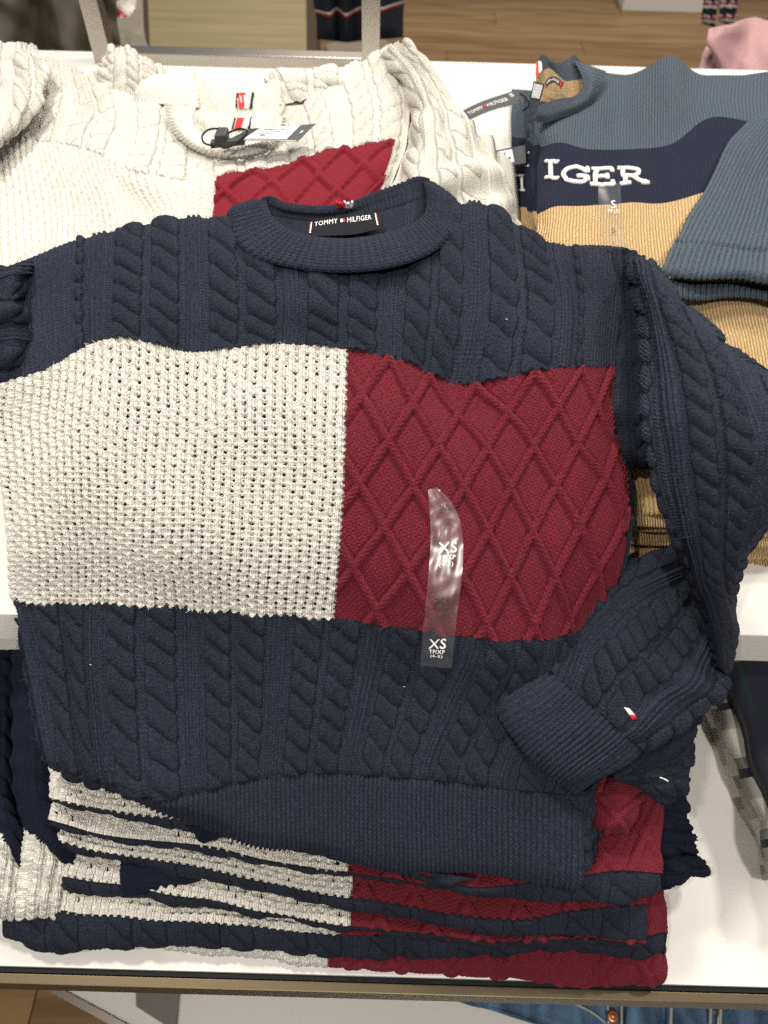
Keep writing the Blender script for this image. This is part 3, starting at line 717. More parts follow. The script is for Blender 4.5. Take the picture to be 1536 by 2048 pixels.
    S.su = np.where(reg == 1, a1, a2); S.sv = np.where(reg == 1, b1, b2); S.push(np.where(reg == 1, hm, hl) * .006)
    S.emit(T, reg, {1: ('cream_panel', M_CREAM), 2: ('burgundy_panel', M_RED)})
    # wide sweater with the dark cable edge; its left side climbs up and back
    k_ = [(5,1640),(40,1655),(75,1640),(100,1650),(150,1690),(400,1790),(1200,1850),(1290,1790),(1330,1780)]
    folded('wide folded flag sweater with dark cable edge, second from the bottom of the stack', 8, 1328, 18, k_, [(8,1700),(60,1710),(150,1750),(300,1805),(400,1820),(700,1850),(1250,1875),(1290,1835),(1330,1822)], E_b, E_o, 677,
           ([(8,.905),(200,.882),(1200,.875),(1330,.89)], [(8,.90),(150,.888),(300,.882),(1200,.879),(1330,.886)], .876, [(8,.852),(300,.858),(1330,.858)]), 22, navy=None, roll=(.012, .014), navy_relief=.55)
    folded('folded flag sweater whose cream fold holds a tucked navy cuff, third from the bottom', 97, 1287, 15, ty(C_o, -40), ty(C_o, -6), D_b, D_o, 700, (.898, .900, .896, .887), 23, lat=(.4, 45))
    folded('folded flag sweater fourth from the bottom with a broad burgundy zigzag fold', 97, 1292, 16, ty(B_o, -60), ty(B_o, -6), C_b, C_o, 703, (.920, .922, .918, .908), 24, lat=(3.2, 45))
    folded('folded flag sweater squeezed thin directly below the topmost of the stack', 99, 1280, 15, ty(A_o, -60), ty(A_o, -6), B_b, B_o, 695, (.938, .940, .937, .930), 25, lat=(1.6, 45))
    T, S = folded('topmost folded flag sweater of the stack, right under the draped navy hem', 104, 1322, 17, A_k, A_t, A_b, A_o, 700, ([(100,.960),(1325,.972)], [(100,.966),(700,.960),(1000,.958),(1325,.972)], [(100,.962),(700,.957),(1000,.956),(1325,.964)], [(100,.955),(700,.950),(1000,.949),(1325,.952)]), 26, lat=(2.6, 43))
    # burgundy sleeve fold peeping out beside the hem, belongs to the topmost sweater
    rows = [[(1185,1575,.994,0,9),(1225,1540,.996,2,9),(1275,1562,.994,4,9)],
            [(1190,1610,1.000,0,6),(1230,1595,1.006,2,6),(1282,1600,1.0,4,6)],
            [(1188,1650,.996,0,3),(1225,1645,1.004,2,3),(1270,1640,.996,4,3)],
            [(1192,1660,.988,0,1.5),(1225,1666,.992,2,1.5),(1258,1660,.988,4,1.5)]]
    F = Loft(rows, res=.001, roll=(0, .008, .006, .008)); h, F.su, F.sv = k_lattice(F.u, F.v, 4.3, 7.6, (.2, 3.5)); F.push(h * .008)
    F.emit(T, 0, {0: ('burgundy_fold', M_RED)})
    # navy cuff tucked between the layers
    rows = [[(243,1716,.912,0,0),(300,1728,.914,0,3),(360,1742,.913,0,6),(410,1752,.909,0,9)],
            [(240,1752,.910,3,0),(290,1752,.912,2.6,3),(350,1752,.912,2.3,6),(408,1756,.909,2,9)],
            [(246,1790,.900,6,0),(280,1788,.903,5,3),(330,1776,.906,4,6),(395,1761,.908,3,9)]]
    Q = Loft(rows, res=.0009, roll=(.003, .004, .006, 0)); h, Q.su, Q.sv = k_rib(Q.u, Q.v, .5, .14); Q.push(h * .01)
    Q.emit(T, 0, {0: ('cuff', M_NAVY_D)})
    # small navy corner dropping over the second layer
    rows = [[(370,1652,.966,0,3),(410,1655,.967,2,3),(455,1664,.966,4,3)],[(388,1668,.962,0,1.5),(410,1672,.963,2,1.5),(440,1676,.962,4,1.5)],[(396,1682,.957,0,0),(408,1687,.958,2,0),(424,1682,.957,4,0)]]
    Q = Loft(rows, res=.0012, roll=(0, .003, .003, .003)); Q.emit(T, 0, {0: ('hem', M_NAVY_D)})
    # dark navy corner under the hem
    rows = [[(860,1745,.972,0,3),(900,1750,.974,2,3),(960,1758,.972,4,3)],[(868,1762,.966,0,1.5),(892,1772,.968,2,1.5),(920,1768,.966,4,1.5)],[(878,1774,.962,0,0),(894,1778,.964,2,0),(912,1774,.962,4,0)]]
    Q = Loft(rows, res=.0012, roll=(0, .003, .003, .003)); Q.emit(T, 0, {0: ('hem', M_NAVY)})

    # folded sleeve of the wide sweater lying to the right
    T2 = thing('folded_flag_sweater', 'dark navy sleeve of a folded sweater poking out right of the stack', 'sweater', P(1350, 1700, z=.85), GROUP_LOW)
    rows = [[(1250,1580,.93,0,12),(1310,1570,.94,3,12),(1362,1575,.925,6,12)],
            [(1250,1660,.93,0,8),(1318,1650,.945,3,8),(1376,1655,.92,6,8)],
            [(1250,1720,.92,0,4),(1330,1705,.935,3,4),(1392,1705,.91,6,4)],
            [(1250,1790,.905,0,0),(1335,1762,.915,3,0),(1410,1748,.895,6,0)]]
    Q = Loft(rows, res=.001, roll=(0, .012, 0, .012), wob=(.003, 4, 41)); h, Q.su, Q.sv = k_cable(Q.v * 1.3, Q.u, off=.8, P_=2.2); Q.push(h * .01)
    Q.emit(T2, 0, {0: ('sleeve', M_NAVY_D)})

    # second pile at the far left, mostly in shade under the shelf
    for i, (dx, lab) in enumerate(((0, 'shaded folded flag sweater cut by the left frame edge, cream strip showing'), (44, 'folded flag sweater in shade beside the stack, cream side strip with navy peak'))):
        T3 = thing('shaded_flag_sweater', lab, 'sweater', P(30 + dx, 1800, z=.85), 'sweaters in the shade under the upper shelf')
        w = 52 if i == 0 else 105
        rows = [[(-28+dx,1300,.965,0,30),(-28+dx+w*.5,1300,.98,2,30),(-28+dx+w,1300,.965,4,30)],[(-28+dx,1440,.95,0,22),(-28+dx+w*.5,1440,.965,2,22),(-28+dx+w,1440,.945,4,22)],
                [(-30+dx,1560,.93,0,15),(-28+dx+w*.5,1570,.95,2,15),(-25+dx+w,1590,.93,4,15)],
                [(-22+dx,1640,.915,0,9),(-14+dx+w*.5,1655,.935,2,9),(-5+dx+w,1690,.915,4,9)],
                [(-30+dx,1740,.895,0,4),(-22+dx+w*.5,1750,.91,2,4),(-14+dx+w,1770,.895,4,4)],
                [(-38+dx,1832,.88,0,-1),(-30+dx+w*.5,1836,.888,2,-1),(-22+dx+w,1838,.88,4,-1)]]
        Q = Loft(rows, res=.0012, roll=(0, .006, .012, .012), wob=(.002, 4, 50 + i))
        bd = 8.6 - np.abs(Q.u - .9) * .9
        reg = np.where(Q.v > bd, 0, 1); hc, a0, b0 = k_cable(Q.u, Q.v, off=1.0); hm, a1, b1 = k_moss(Q.u, Q.v)
        Q.su = np.where(reg == 0, a0, a1); Q.sv = np.where(reg == 0, b0, b1); Q.push(np.where(reg == 0, hc, hm) * .009)
        Q.emit(T3, reg, {0: ('cable_body', M_NAVY_D), 1: ('cream_panel', M_CREAM)})  # navy yarn darkened here to deepen the shade under the shelf
lower_stack()
# ------------------------------------------------------------------ ivory sweaters on the upper shelf
def ivory():
    G = 'ivory cable sweaters piled on the upper shelf'
    # filler sweaters that carry the pile
    for i, z in enumerate((1.075, 1.105, 1.135)):
        T = thing('ivory_sweater', ('lowest', 'second', 'third')[i] + ' ivory folded sweater in the pile, nearly hidden below the top ones', 'sweater', (-.15, .8, z), G)
        y0, y1 = .50 + .01 * i, 1.10 - .015 * i; x0, x1 = -.72, .165 - .03 * i
        rows = []
        for (yy, zz, v) in ((y1 + .012, z - .012, 40), (y1, z + .004, 38), ((y0 + y1) / 2, z + .012, 20), (y0, z + .006, 2), (y0 - .01, z - .012, 0)):
            rows.append([[x, yy + .012 * math.sin(7 * x + i), zz - (.012 if k in (0, 5) else 0), x * 100, v] for k, x in enumerate(np.linspace(x0, x1, 6))])
        S = Loft(rows, res=.010, world=True, roll=(0, 0, .012, .012)); S.emit(T, 0, {0: ('folded_body', M_IVORY)})
    # top sweater
    T = thing('ivory_flag_sweater', 'top ivory cable sweater with burgundy chest block and black hang tag at its collar', 'sweater', P(450, 420, z=1.15), G)
    US = [-28, -20, -12, -5.5, 0, 5, 10.5, 16, 21]
    R = [[(-60,585),(95,560),(225,540),(330,520),(412,505),(505,500),(610,480),(705,455),(765,420)],
         [(-60,430),(95,420),(220,425),(330,428),(425,425),(512,412),(612,395),(708,378),(786,358)],
         [(-60,266),(70,280),(180,302),(300,356),(433,360),(535,337),(632,309),(722,289),(812,287)],
         [(-50,195),(92,200),(205,235),(315,285),(430,322),(530,305),(625,258),(722,222),(818,210)],
         [(-50,150),(92,122),(183,160),(325,206),(430,245),(540,228),(602,184),(700,140),(800,92)]]
    Z = [[1.17,1.185,1.195,1.2,1.2,1.2,1.198,1.195,1.18],[1.17,1.185,1.195,1.2,1.2,1.2,1.2,1.198,1.182],[1.165,1.18,1.19,1.198,1.197,1.195,1.195,1.195,1.18],
         [1.16,1.175,1.18,1.185,1.18,1.18,1.185,1.19,1.185],[1.15,1.165,1.165,1.168,1.16,1.16,1.165,1.175,1.20]]
    V = [33, 39, 45, 51, 58]
    rows = [[(R[i][j][0], R[i][j][1], Z[i][j], US[j], V[i]) for j in range(9)] for i in range(5)]
    S = Loft(rows, res=.0017, roll=(0, .012, 0, 0), wob=(.003, 9, 61))
    u, v = S.u, S.v; tri = np.abs(fract(u / .76) - .5) * 4 - 1
    flag = v < 45 + .12 * tri
    reg = np.where(flag, np.where(u < 0, 1, np.where(u < 19.6, 2, 0)), 0)
    hc, a0, b0 = k_cable(u, v, off=-1.4, P_=2.4, sgn=-1); hm, a1, b1 = k_moss(u, v); hl, a2, b2 = k_lattice(u, v, 5.2, 6.0, (1, 45))
    S.su = np.select([reg == 0, reg == 1], [a0, a1], a2); S.sv = np.select([reg == 0, reg == 1], [b0, b1], b2)
    S.push(np.select([reg == 0, reg == 1], [hc * .75, hm * .8], hl) * .01)
    S.emit(T, reg, {0: ('cable_body', M_IVORY), 1: ('textured_panel', M_IVORY), 2: ('burgundy_panel', M_RED_B)})
    fuzz(S, T, reg < 2, 4000, M_FZ_CREAM, 6, .005)
    # raised right sleeve
    R = [[(752,118),(780,96),(806,86),(824,104)],[(795,165),(820,140),(846,132),(872,158)],[(824,235),(848,212),(884,200),(912,214)],
         [(812,300),(852,288),(904,274),(956,272)],[(795,352),(852,352),(918,343),(1000,338)],[(764,402),(846,416),(934,418),(1022,404)],[(742,455),(846,470),(945,478),(1040,470)]]
    Z = [[1.19,1.215,1.225,1.20],[1.19,1.222,1.23,1.19],[1.185,1.225,1.225,1.17],[1.185,1.225,1.22,1.15],[1.19,1.225,1.215,1.13],[1.19,1.208,1.195,1.115],[1.18,1.19,1.18,1.10]]
    rows = [[(R[i][j][0], R[i][j][1], Z[i][j], (0, 4, 8.4, 13)[j], 40 - 6 * i) for j in range(4)] for i in range(7)]
    A = Loft(rows, res=.0017, roll=(.014, 0, .010, .012), wob=(.003, 7, 62))
    h, A.su, A.sv = k_cable(A.u, A.v, off=4.3, P_=3.2); A.push(h * .0075); A.emit(T, 0, {0: ('sleeve', M_IVORY)})
    # left sleeve folded over itself
    R = [[(-60,128),(-10,96),(35,88),(72,98)],[(-60,170),(-10,140),(30,128),(90,135)],[(-60,215),(-14,190),(35,175),(88,190)],[(-60,270),(-20,250),(20,235),(60,235)],[(-60,330),(-30,310),(-5,295),(14,282)]]
    Z = [[1.19,1.2,1.205,1.19],[1.2,1.19,1.195,1.205],[1.205,1.195,1.205,1.205],[1.205,1.205,1.215,1.205],[1.205,1.205,1.205,1.195]]
    rows = [[(R[i][j][0], R[i][j][1], Z[i][j], (0, 4, 8, 12)[j], 24 - 5 * i) for j in range(4)] for i in range(5)]
    A = Loft(rows, res=.0017, roll=(.012, .008, 0, .012), wob=(.004, 5, 63))
    h, A.su, A.sv = k_cable(A.u, A.v, off=6.5, P_=2.6); A.push(h * .0075); A.emit(T, 0, {0: ('sleeve', M_IVORY)})
    # collar front of the top sweater
    outer = [(328,204),(336,245),(362,280),(405,305),(470,318),(530,305),(560,272),(572,235)]
    inner = [(392,216),(386,240),(398,262),(430,284),(475,292),(515,286),(540,264),(552,232)]
    rows = [[(o[0]*(1-f)+i[0]*f, o[1]*(1-f)+i[1]*f, 1.188 + dz, 3.2 * k, 3 * f) for k, (o, i) in enumerate(zip(outer, inner))] for f, dz in ((0, 0), (.4, .009), (1, .010))]
    C = Loft(rows, res=.0012, roll=(0, .005, 0, 0)); h, C.su, C.sv = k_rib(C.u, C.v, .55, .13); C.push(h * .01); C.emit(T, 0, {0: ('collar', M_IVORY)})
    # inside back band of the top sweater with the stripe tape
    def band(top, bot, z0, z1, par, stripes):
        rows = [[(p[0], p[1] + 3, z0 - .016, 3 * k, -1) for k, p in enumerate(top)], [(*p, z0, 3 * k, 0) for k, p in enumerate(top)],
                [((p[0]+q[0])/2, (p[1]+q[1])/2, (z0+z1)/2 + .002, 3 * k, 1.5) for k, (p, q) in enumerate(zip(top, bot))], [(*p, z1, 3 * k, 3) for k, p in enumerate(bot)]]
        B = Loft(rows, res=.0012); h, B.su, B.sv = k_rib(B.u, B.v, .55, .11); base = B.P.copy(); B.push(h * .01)
        B.emit(par, 0, {0: ('collar', M_IVORY)})
        for quad, m in stripes:
            pts = []
            for (x, y) in quad:
                p, n = B.find(x, y); d = CAM - p; pts.append(list(p + d / np.linalg.norm(d) * .003))
            o = Loft([[pts[0] + [0, 0], pts[1] + [1, 0]], [pts[3] + [0, 1], pts[2] + [1, 1]]], res=.003, world=True)
            o.emit(par, 0, {0: ('stripe_tape', m)})
        return B
    band([(398,222),(432,234),(470,236),(510,236),(548,224),(570,208)], [(392,255),(430,275),(470,286),(510,286),(545,270),(560,245)], 1.178, 1.166, T,
         [([(468,236),(472,234),(466,258),(462,258)], M_DARK), ([(473,235),(489,235),(481,259),(467,259)], M_RED_THREAD), ([(490,235),(497,234),(490,259),(482,259)], M_WHITE_THREAD), ([(501,234),(506,233),(500,258),(494,258)], M_DARK)])
    # ---- sweater behind
    T2 = thing('ivory_flag_sweater', 'ivory sweater behind the top one, red striped tape on its back collar', 'sweater', P(480, 200, z=1.15), G)
    band([(388,148),(408,162),(435,178),(470,182),(510,180),(535,170),(556,156)], [(390,212),(412,222),(440,229),(480,232),(520,229),(548,218),(574,196)], 1.185, 1.170, T2,
         [([(472,186),(476,185),(475,215),(470,215)], M_DARK), ([(477,185),(491,185),(488,216),(476,216)], M_RED_THREAD), ([(492,185),(500,185),(497,216),(489,216)], M_WHITE_THREAD), ([(503,185),(509,184),(505,217),(499,217)], M_DARK)])
    rows = [[(285,158,1.178,0,5),(320,152,1.183,3,5),(360,150,1.184,6,5),(394,146,1.18,9,5)],[(270,185,1.178,0,2.5),(320,180,1.186,3,2.5),(360,178,1.187,6,2.5),(396,180,1.183,9,2.5)],[(268,205,1.172,0,0),(320,208,1.178,3,0),(360,210,1.178,6,0),(398,216,1.175,9,0)]]
    B = Loft(rows, res=.0017, roll=(.008, 0, .006, .006)); h, B.su, B.sv = k_rib(B.v * 1.0, B.u, .55, .12); B.push(h * .01); B.emit(T2, 0, {0: ('shoulder', M_IVORY)})
    rows = [[(205,118,1.17,0,12),(228,98,1.185,3,12),(255,100,1.186,6,12),(290,118,1.182,9,12),(322,136,1.175,12,12)],
            [(204,135,1.17,0,8),(228,125,1.19,3,8),(258,125,1.19,6,8),(292,138,1.186,9,8),(330,155,1.175,12,8)],
            [(190,160,1.165,0,4),(225,160,1.175,3,4),(258,162,1.178,6,4),(292,168,1.175,9,4),(335,175,1.17,12,4)],
            [(180,190,1.155,0,0),(225,195,1.16,3,0),(258,197,1.16,6,0),(292,200,1.16,9,0),(335,205,1.16,12,0)]]
    B = Loft(rows, res=.0017, roll=(.012, 0, .008, .008), wob=(.003, 4, 71)); h, B.su, B.sv = k_cable(B.u, B.v, off=4.4); B.push(h * .01); B.emit(T2, 0, {0: ('sleeve', M_IVORY)})
    rows = [[(532,160,1.175,0,8),(545,148,1.18,3,8),(600,136,1.183,6,8),(660,137,1.183,9,8),(720,140,1.178,12,8)],
            [(540,180,1.175,0,5),(560,172,1.182,3,5),(605,160,1.186,6,5),(660,160,1.184,9,5),(720,160,1.178,12,5)],
            [(560,215,1.168,0,0),(580,208,1.172,3,0),(610,200,1.174,6,0),(660,190,1.172,9,0),(720,185,1.17,12,0)]]
    B = Loft(rows, res=.0017, roll=(.010, 0, .006, 0), wob=(.004, 3.5, 72)); h, B.su, B.sv = k_cable(B.u * .9, B.v, off=2.4); B.push(h * .008); B.emit(T2, 0, {0: ('shoulder', M_IVORY)})

    # ---- hang tag with loop
    tg = thing('hang_tag', 'black hang tag with white price sticker lying on the ivory collar', 'hang tag', P(540, 268, z=1.2))
    z = 1.212
    L = Loft([[(500,257,z,0,0),(560,253,z + .003,1,0),(633,247,z + .002,2,0)], [(453,281,z,0,1),(530,281,z + .004,1,1),(595,284,z + .002,2,1)]], res=.003)
    card = L.emit(tg, 0, {0: ('card', M_CARD)})[0]
    st = strip_on(L, 'price_sticker', .06, .90, .20, .80, M_PAPER, tg, .0006)
    for (a, b, c, d) in ((.22, .27, .32, .50), (.40, .43, .30, .60), (.54, .57, .30, .52), (.64, .70, .36, .44), (.27, .31, .58, .64), (.52, .56, .70, .74)):
        strip_on(L, 'print_line', a, b, c, d, M_PRINT, st, .0010, 3)
    strip_on(L, 'flag_mark', .42, .55, .905, .925, M_WPRINT, tg, .0008, 3)
    strip_on(L, 'card_edge', .97, 1.0, .02, .98, M_PAPER, tg, .0008, 5)
    ring = [(452,266),(440,258),(422,258),(408,266),(404,276),(412,288),(430,292)]
    tube('loop_cord', [P(x, y, z=1.214) for x, y in ring], .0011, M_DARK, tg, seg=6, res=5)
    ring = [(446,274),(465,262),(482,257),(492,260),(480,280),(462,292),(448,296),(440,291)]
    tube('loop_cord', [P(x, y, z=1.216) for x, y in ring], .0011, M_DARK, tg, seg=6, res=5)
    c = P(443, 274, z=1.216); lp = [[-.006, -.007], [.006, -.005], [.007, .007], [-.005, .007]]
    prism('seal', [(c[0] + a, c[1] + b * 1.6) for a, b in lp], c[2] - .006, c[2] + .006, M_CARD, tg, .002)
    c = P(455, 288, z=1.212)
    prism('seal', [(c[0] - .018, c[1] - .006), (c[0] + .018, c[1] + .004), (c[0] + .018, c[1] + .012), (c[0] - .018, c[1] + .004)], c[2] - .003, c[2] + .003, M_CARD, tg, .001)
ivory()

# ------------------------------------------------------------------ slate, navy and tan sweaters
SLAB = {  # stroke lettering with slab serifs, unit box
 'I': [[(.5,0),(.5,1)],[(.12,0),(.88,0)],[(.12,1),(.88,1)]],
 'G': [[(.93,.70),(.80,.92),(.52,1.0),(.22,.88),(.06,.52),(.2,.12),(.52,0),(.82,.08),(.93,.3)],[(.93,.68),(.93,.98)],[(.60,.42),(1.0,.42)],[(.92,.42),(.92,.12)]],
 'E': [[(.2,0),(.2,1)],[(0,1),(.88,1),(.88,.78)],[(0,0),(.92,0),(.92,.24)],[(.2,.52),(.62,.52)],[(.62,.4),(.62,.64)]],
 'R': [[(.2,0),(.2,1)],[(0,0),(.45,0)],[(0,1),(.55,1),(.8,.92),(.86,.75),(.78,.58),(.55,.5),(.2,.5)],[(.55,.5),(.72,.2),(.85,.04),(1.0,.02)],[(.78,0),(1.08,0)]]}
def stitch_letter(ch, S, quad, r, mat, parent, cut=None):
    """embroidered letter: raised satin strokes following the cloth; quad TL,TR,BR,BL in picture coordinates"""
    q = np.array(quad, float); allV = []; allF = []; base = 0
    for st in SLAB[ch]:
        pts = []
        for a, b in zip(st[:-1], st[1:]):
            m = max(2, int(12 * math.hypot(b[0]-a[0], b[1]-a[1])))
            pts += [(a[0]+(b[0]-a[0])*k/m, a[1]+(b[1]-a[1])*k/m) for k in range(m)]
        pts.append(st[-1])
        W = []
        for (x, y) in pts:
            if cut and x < cut: continue
            pq = (q[0]*(1-x)+q[1]*x)*y + (q[3]*(1-x)+q[2]*x)*(1-y)
            p, n = S.find(pq[0], pq[1]); W.append(p + n * r * .35)
        if len(W) < 2: continue
        W = np.array(W)
        if len(W) > 4:
            W[1:-1] = (W[:-2] + W[1:-1] * 2 + W[2:]) / 4
        Tn = np.gradient(W, axis=0); Tn /= np.linalg.norm(Tn, axis=1, keepdims=True) + 1e-9
        nn = np.array([0, -.35, .94]); A = np.cross(Tn, nn); A /= np.linalg.norm(A, axis=1, keepdims=True) + 1e-9; B = np.cross(A, Tn)
        sg = 8; an = np.linspace(0, 2*math.pi, sg, endpoint=False)
        V = (W[:, None] + r * A[:, None] * np.cos(an)[None, :, None] + .7 * r * B[:, None] * np.sin(an)[None, :, None]).reshape(-1, 3)
        allV.append(V); n_ = len(W)
        allF += [[base+i*sg+j, base+i*sg+(j+1) % sg, base+(i+1)*sg+(j+1) % sg, base+(i+1)*sg+j] for i in range(n_-1) for j in range(sg)]
        allF += [[base+j for j in range(sg)][::-1], [base+(n_-1)*sg+j for j in range(sg)]]
        base += len(V)
    if allV: mesh_obj('letter_' + ch.lower(), np.concatenate(allV), allF, mat, parent)

def k_fine(u, v, p=.42): return .10 * np.abs(np.sin(math.pi * u / p)), u / p, v / .3
def tan_stack():
    G = 'slate, navy and tan sweaters stacked at the back right'
    # lower sweaters of the stack: same stripes, pushed out a little to the left, each with its front hem fold
    spec = [(1024, 1.075, .405, 'lowest colour block sweater of the back right stack, embroidered stroke on its navy side'),
            (1052, 1.095, .412, 'second lowest colour block sweater of the back right stack'),
            (1060, 1.117, .410, 'middle colour block sweater of the back right stack, partly hidden'),
            (1066, 1.140, .418, 'colour block sweater directly under the top of the back right stack')]
    for i, (xl, z, yf, lab) in enumerate(spec):
        T = thing('colour_block_sweater', lab, 'sweater', P(1300, 600, z=1.06), G)
        def px2y(py): return P(1200, py, z=z)[1]
        sl = lambda yy: z - .028 * min(1, max(0, (.75 - yy) / .3)) * (z - 1.06) / .08
        ys = [P(1200, 190, z=z)[1], P(1200, 282 + 3 * i, z=z)[1], P(1200, 425, z=z)[1], P(1200, 600, z=z)[1], yf + .06, yf]
        pyl = [190, 285, 420, 600, 800, 930]; xls = [xl, xl, xl, xl + 70, xl + 165, xl + 190]
        rows = []
        for yy, pl, xe in zip(ys, pyl, xls):
            xl_w = P(xe, pl, z=z)[0]; rows.append([[x, yy + .004 * math.sin(9 * x + 2 * i), sl(yy) + .003 * math.sin(5 * x + i), x * 100, (ys[0] - yy) * 100] for k, x in enumerate(np.linspace(xl_w, .68, 6))])
        wv = lambda x: .006 * math.sin(28 * x + i * 1.7) + .003 * math.sin(61 * x + i)
        rows.append([[r[0], yf - .008 + .003 * math.sin(20 * r[0] + i), sl(yf) - .006 + wv(r[0]) * .4, r[3], rows[-1][0][4] + 1.0] for r in rows[-1]])
        rows.append([[r[0], yf - .002, sl(yf) - .014 + wv(r[0]) * .4, r[3], r[4] + 1.5] for r in rows[-1]])
        S = Loft(rows, res=.0045, world=True, roll=(.01, 0, .010, 0), wob=(.002, 8, 80 + i))
        b1 = (ys[0] - ys[1]) * 100; b2 = (ys[0] - ys[2]) * 100; reg = np.where(S.v < b1, 0, np.where(S.v < b2, 1, 2))
        S.su, S.sv = S.u / .92, S.v / .34
        S.emit(T, reg, {0: ('slate_yoke', M_SLATE), 1: ('navy_band', M_INK), 2: ('tan_body', M_TAN)})
        # tan hem edges at the front of the pile
        for j in range(2):
            n = 40; X = np.linspace(.165, .62, n); zz = sl(yf) - .004 - j * .006 + .003 * np.sin(30 * X + i * 2 + j) + .0015 * np.sin(71 * X + j)
            yy = yf - .008 - .006 * j + .004 * np.sin(24 * X + i + 2 * j)
            rws = []
            for (dy, dz, vv) in ((.03, .002, 0), (.004, .0025, 2.6), (-.001, .0, 3.0), (.003, -.003, 3.4), (.03, -.003, 6)):
                rws.append([[X[k], yy[k] + dy, zz[k] + dz, X[k] * 100, vv] for k in range(0, n, 3)])
            Hm = Loft(rws, res=.0018, world=True); h, Hm.su, Hm.sv = k_rib(Hm.u, Hm.v, .45, .06); Hm.push(h * .01)
            Hm.emit(T, 0, {0: ('hem', M_TAN)})
        if i == 0:
            stitch_letter('I', S, [(1030,352),(1054,350),(1056,380),(1032,382)], .0018, M_WHITE_THREAD, T)
        if i == 1:
            stitch_letter('I', S, [(1050,304),(1068,304),(1068,332),(1050,334)], .0015, M_WHITE_THREAD, T)
    # top sweater
    T = thing('colour_block_sweater', 'top slate, navy and tan sweater of the back right stack with raised white letters', 'sweater', P(1300, 600, z=1.06), G)
    US = [0, 3, 9, 15, 21, 27, 36]
    R = [[(1074,222),(1110,226),(1192,150),(1262,153),(1336,118),(1410,153),(1545,146)],
         [(1068,250),(1110,250),(1190,228),(1262,232),(1335,215),(1405,200),(1545,200)],
         [(1078,290),(1112,285),(1187,297),(1262,296),(1336,289),(1412,236),(1545,250)],
         [(1074,355),(1110,352),(1187,352),(1260,350),(1335,345),(1420,310),(1545,320)],
         [(1074,428),(1110,415),(1188,411),(1262,406),(1336,404),(1420,380),(1545,380)],
         [(1074,520),(1108,510),(1190,505),(1265,505),(1345,500),(1430,500),(1560,500)],
         [(1190,700),(1210,700),(1240,700),(1300,700),(1385,700),(1475,700),(1600,700)],
         [(1245,915),(1255,918),(1275,922),(1320,925),(1400,925),(1500,930),(1640,930)]]
    Z = [[1.165,1.168,1.172,1.165,1.185,1.17,1.165],[1.165,1.18,1.182,1.165,1.186,1.185,1.18],[1.165,1.182,1.182,1.172,1.178,1.186,1.186],
         [1.165,1.18,1.182,1.18,1.18,1.182,1.182],[1.165,1.18,1.18,1.18,1.18,1.18,1.18],[1.165,1.178,1.178,1.178,1.178,1.178,1.178],[1.145,1.15,1.15,1.152,1.155,1.16,1.165],[1.12,1.127,1.127,1.127,1.13,1.135,1.135]]
    VV = [0, 4, 9, 14, 19, 26, 40, 54]
    rows = [[(R[i][j][0], R[i][j][1], Z[i][j], US[j], VV[i]) for j in range(7)] for i in range(8)]
    S = Loft(rows, res=.003, roll=(.012, .008, .011, 0), wob=(.0015, 8, 90))
    reg = np.where(S.v < 9, 0, np.where(S.v < 19, 1, 2)); S.su, S.sv = S.u / .92, S.v / .34
    S.emit(T, reg, {0: ('slate_yoke', M_SLATE), 1: ('navy_band', M_INK), 2: ('tan_body', M_TAN)})
    for ch, q in (('I', [(1089,323),(1120,325),(1119,358),(1088,355)]), ('G', [(1125,333),(1176,337),(1177,367),(1122,364)]),
                  ('E', [(1182,340),(1230,338),(1231,370),(1182,371)]), ('R', [(1236,338),(1284,338),(1293,366),(1239,369)])):
        stitch_letter(ch, S, q, .0028, M_WHITE_THREAD, T)
    # collar ring: half of the neck shows, folded at the centre
    outer = [(1070,243),(1090,245),(1120,236),(1155,225),(1185,205),(1200,180),(1212,142)]
    inner = [(1076,212),(1096,205),(1118,198),(1140,196),(1162,185),(1166,160),(1148,120)]
    rows = [[(o[0]*(1-f)+i[0]*f, o[1]*(1-f)+i[1]*f, 1.184 + dz, 3 * k, 3.4 * f) for k, (o, i) in enumerate(zip(outer, inner))] for f, dz in ((0, 0), (.4, .008), (1, .010))]
    C = Loft(rows, res=.0012, roll=(0, .005, .005, 0)); h, C.su, C.sv = k_rib(C.u, C.v, .5, .09); C.push(h * .01); C.emit(T, 0, {0: ('collar', M_SLATE)})
    top = [(1074,128),(1086,114),(1098,120),(1110,128),(1125,130),(1148,118),(1160,126)]
    mid = [(1072,152),(1084,142),(1098,136),(1114,148),(1128,160),(1146,160),(1166,158)]
    low = [(1070,200),(1090,205),(1106,205),(1122,205),(1140,204),(1156,200),(1168,190)]
    rows = [[(p[0], p[1] + 4, 1.165, 3 * k, -1) for k, p in enumerate(top)], [(*p, 1.188, 3 * k, 0) for k, p in enumerate(top)], [(*p, 1.182, 3 * k, 3) for k, p in enumerate(mid)], [(*p, 1.172, 3 * k, 8) for k, p in enumerate(low)]]
    Bk = Loft(rows, res=.0012); h, Bk.su, Bk.sv = k_rib(Bk.u, Bk.v, .5, .06); Bk.push(h * .01)
    Bk.emit(T, np.where(Bk.v < 3, 0, 1), {0: ('collar', M_SLATE), 1: ('tan_lining', M_TAN)})
    def patch(nm, quad, z, m, par, res=.002):
        return Loft([[(*quad[0], z, 0, 0), (*quad[1], z, 1, 0)], [(*quad[3], z, 0, 1), (*quad[2], z, 1, 1)]], res=res), nm, m, par
    def put(t): L, nm, m, par = t; return L, L.emit(par, 0, {0: (nm, m)})[0]
    put(patch('stripe_tape', [(1072,124),(1076,122),(1078,150),(1071,152)], 1.191, M_RED_THREAD, T)); put(patch('stripe_tape', [(1077,122),(1083,124),(1084,140),(1078,146)], 1.191, M_WHITE_THREAD, T))
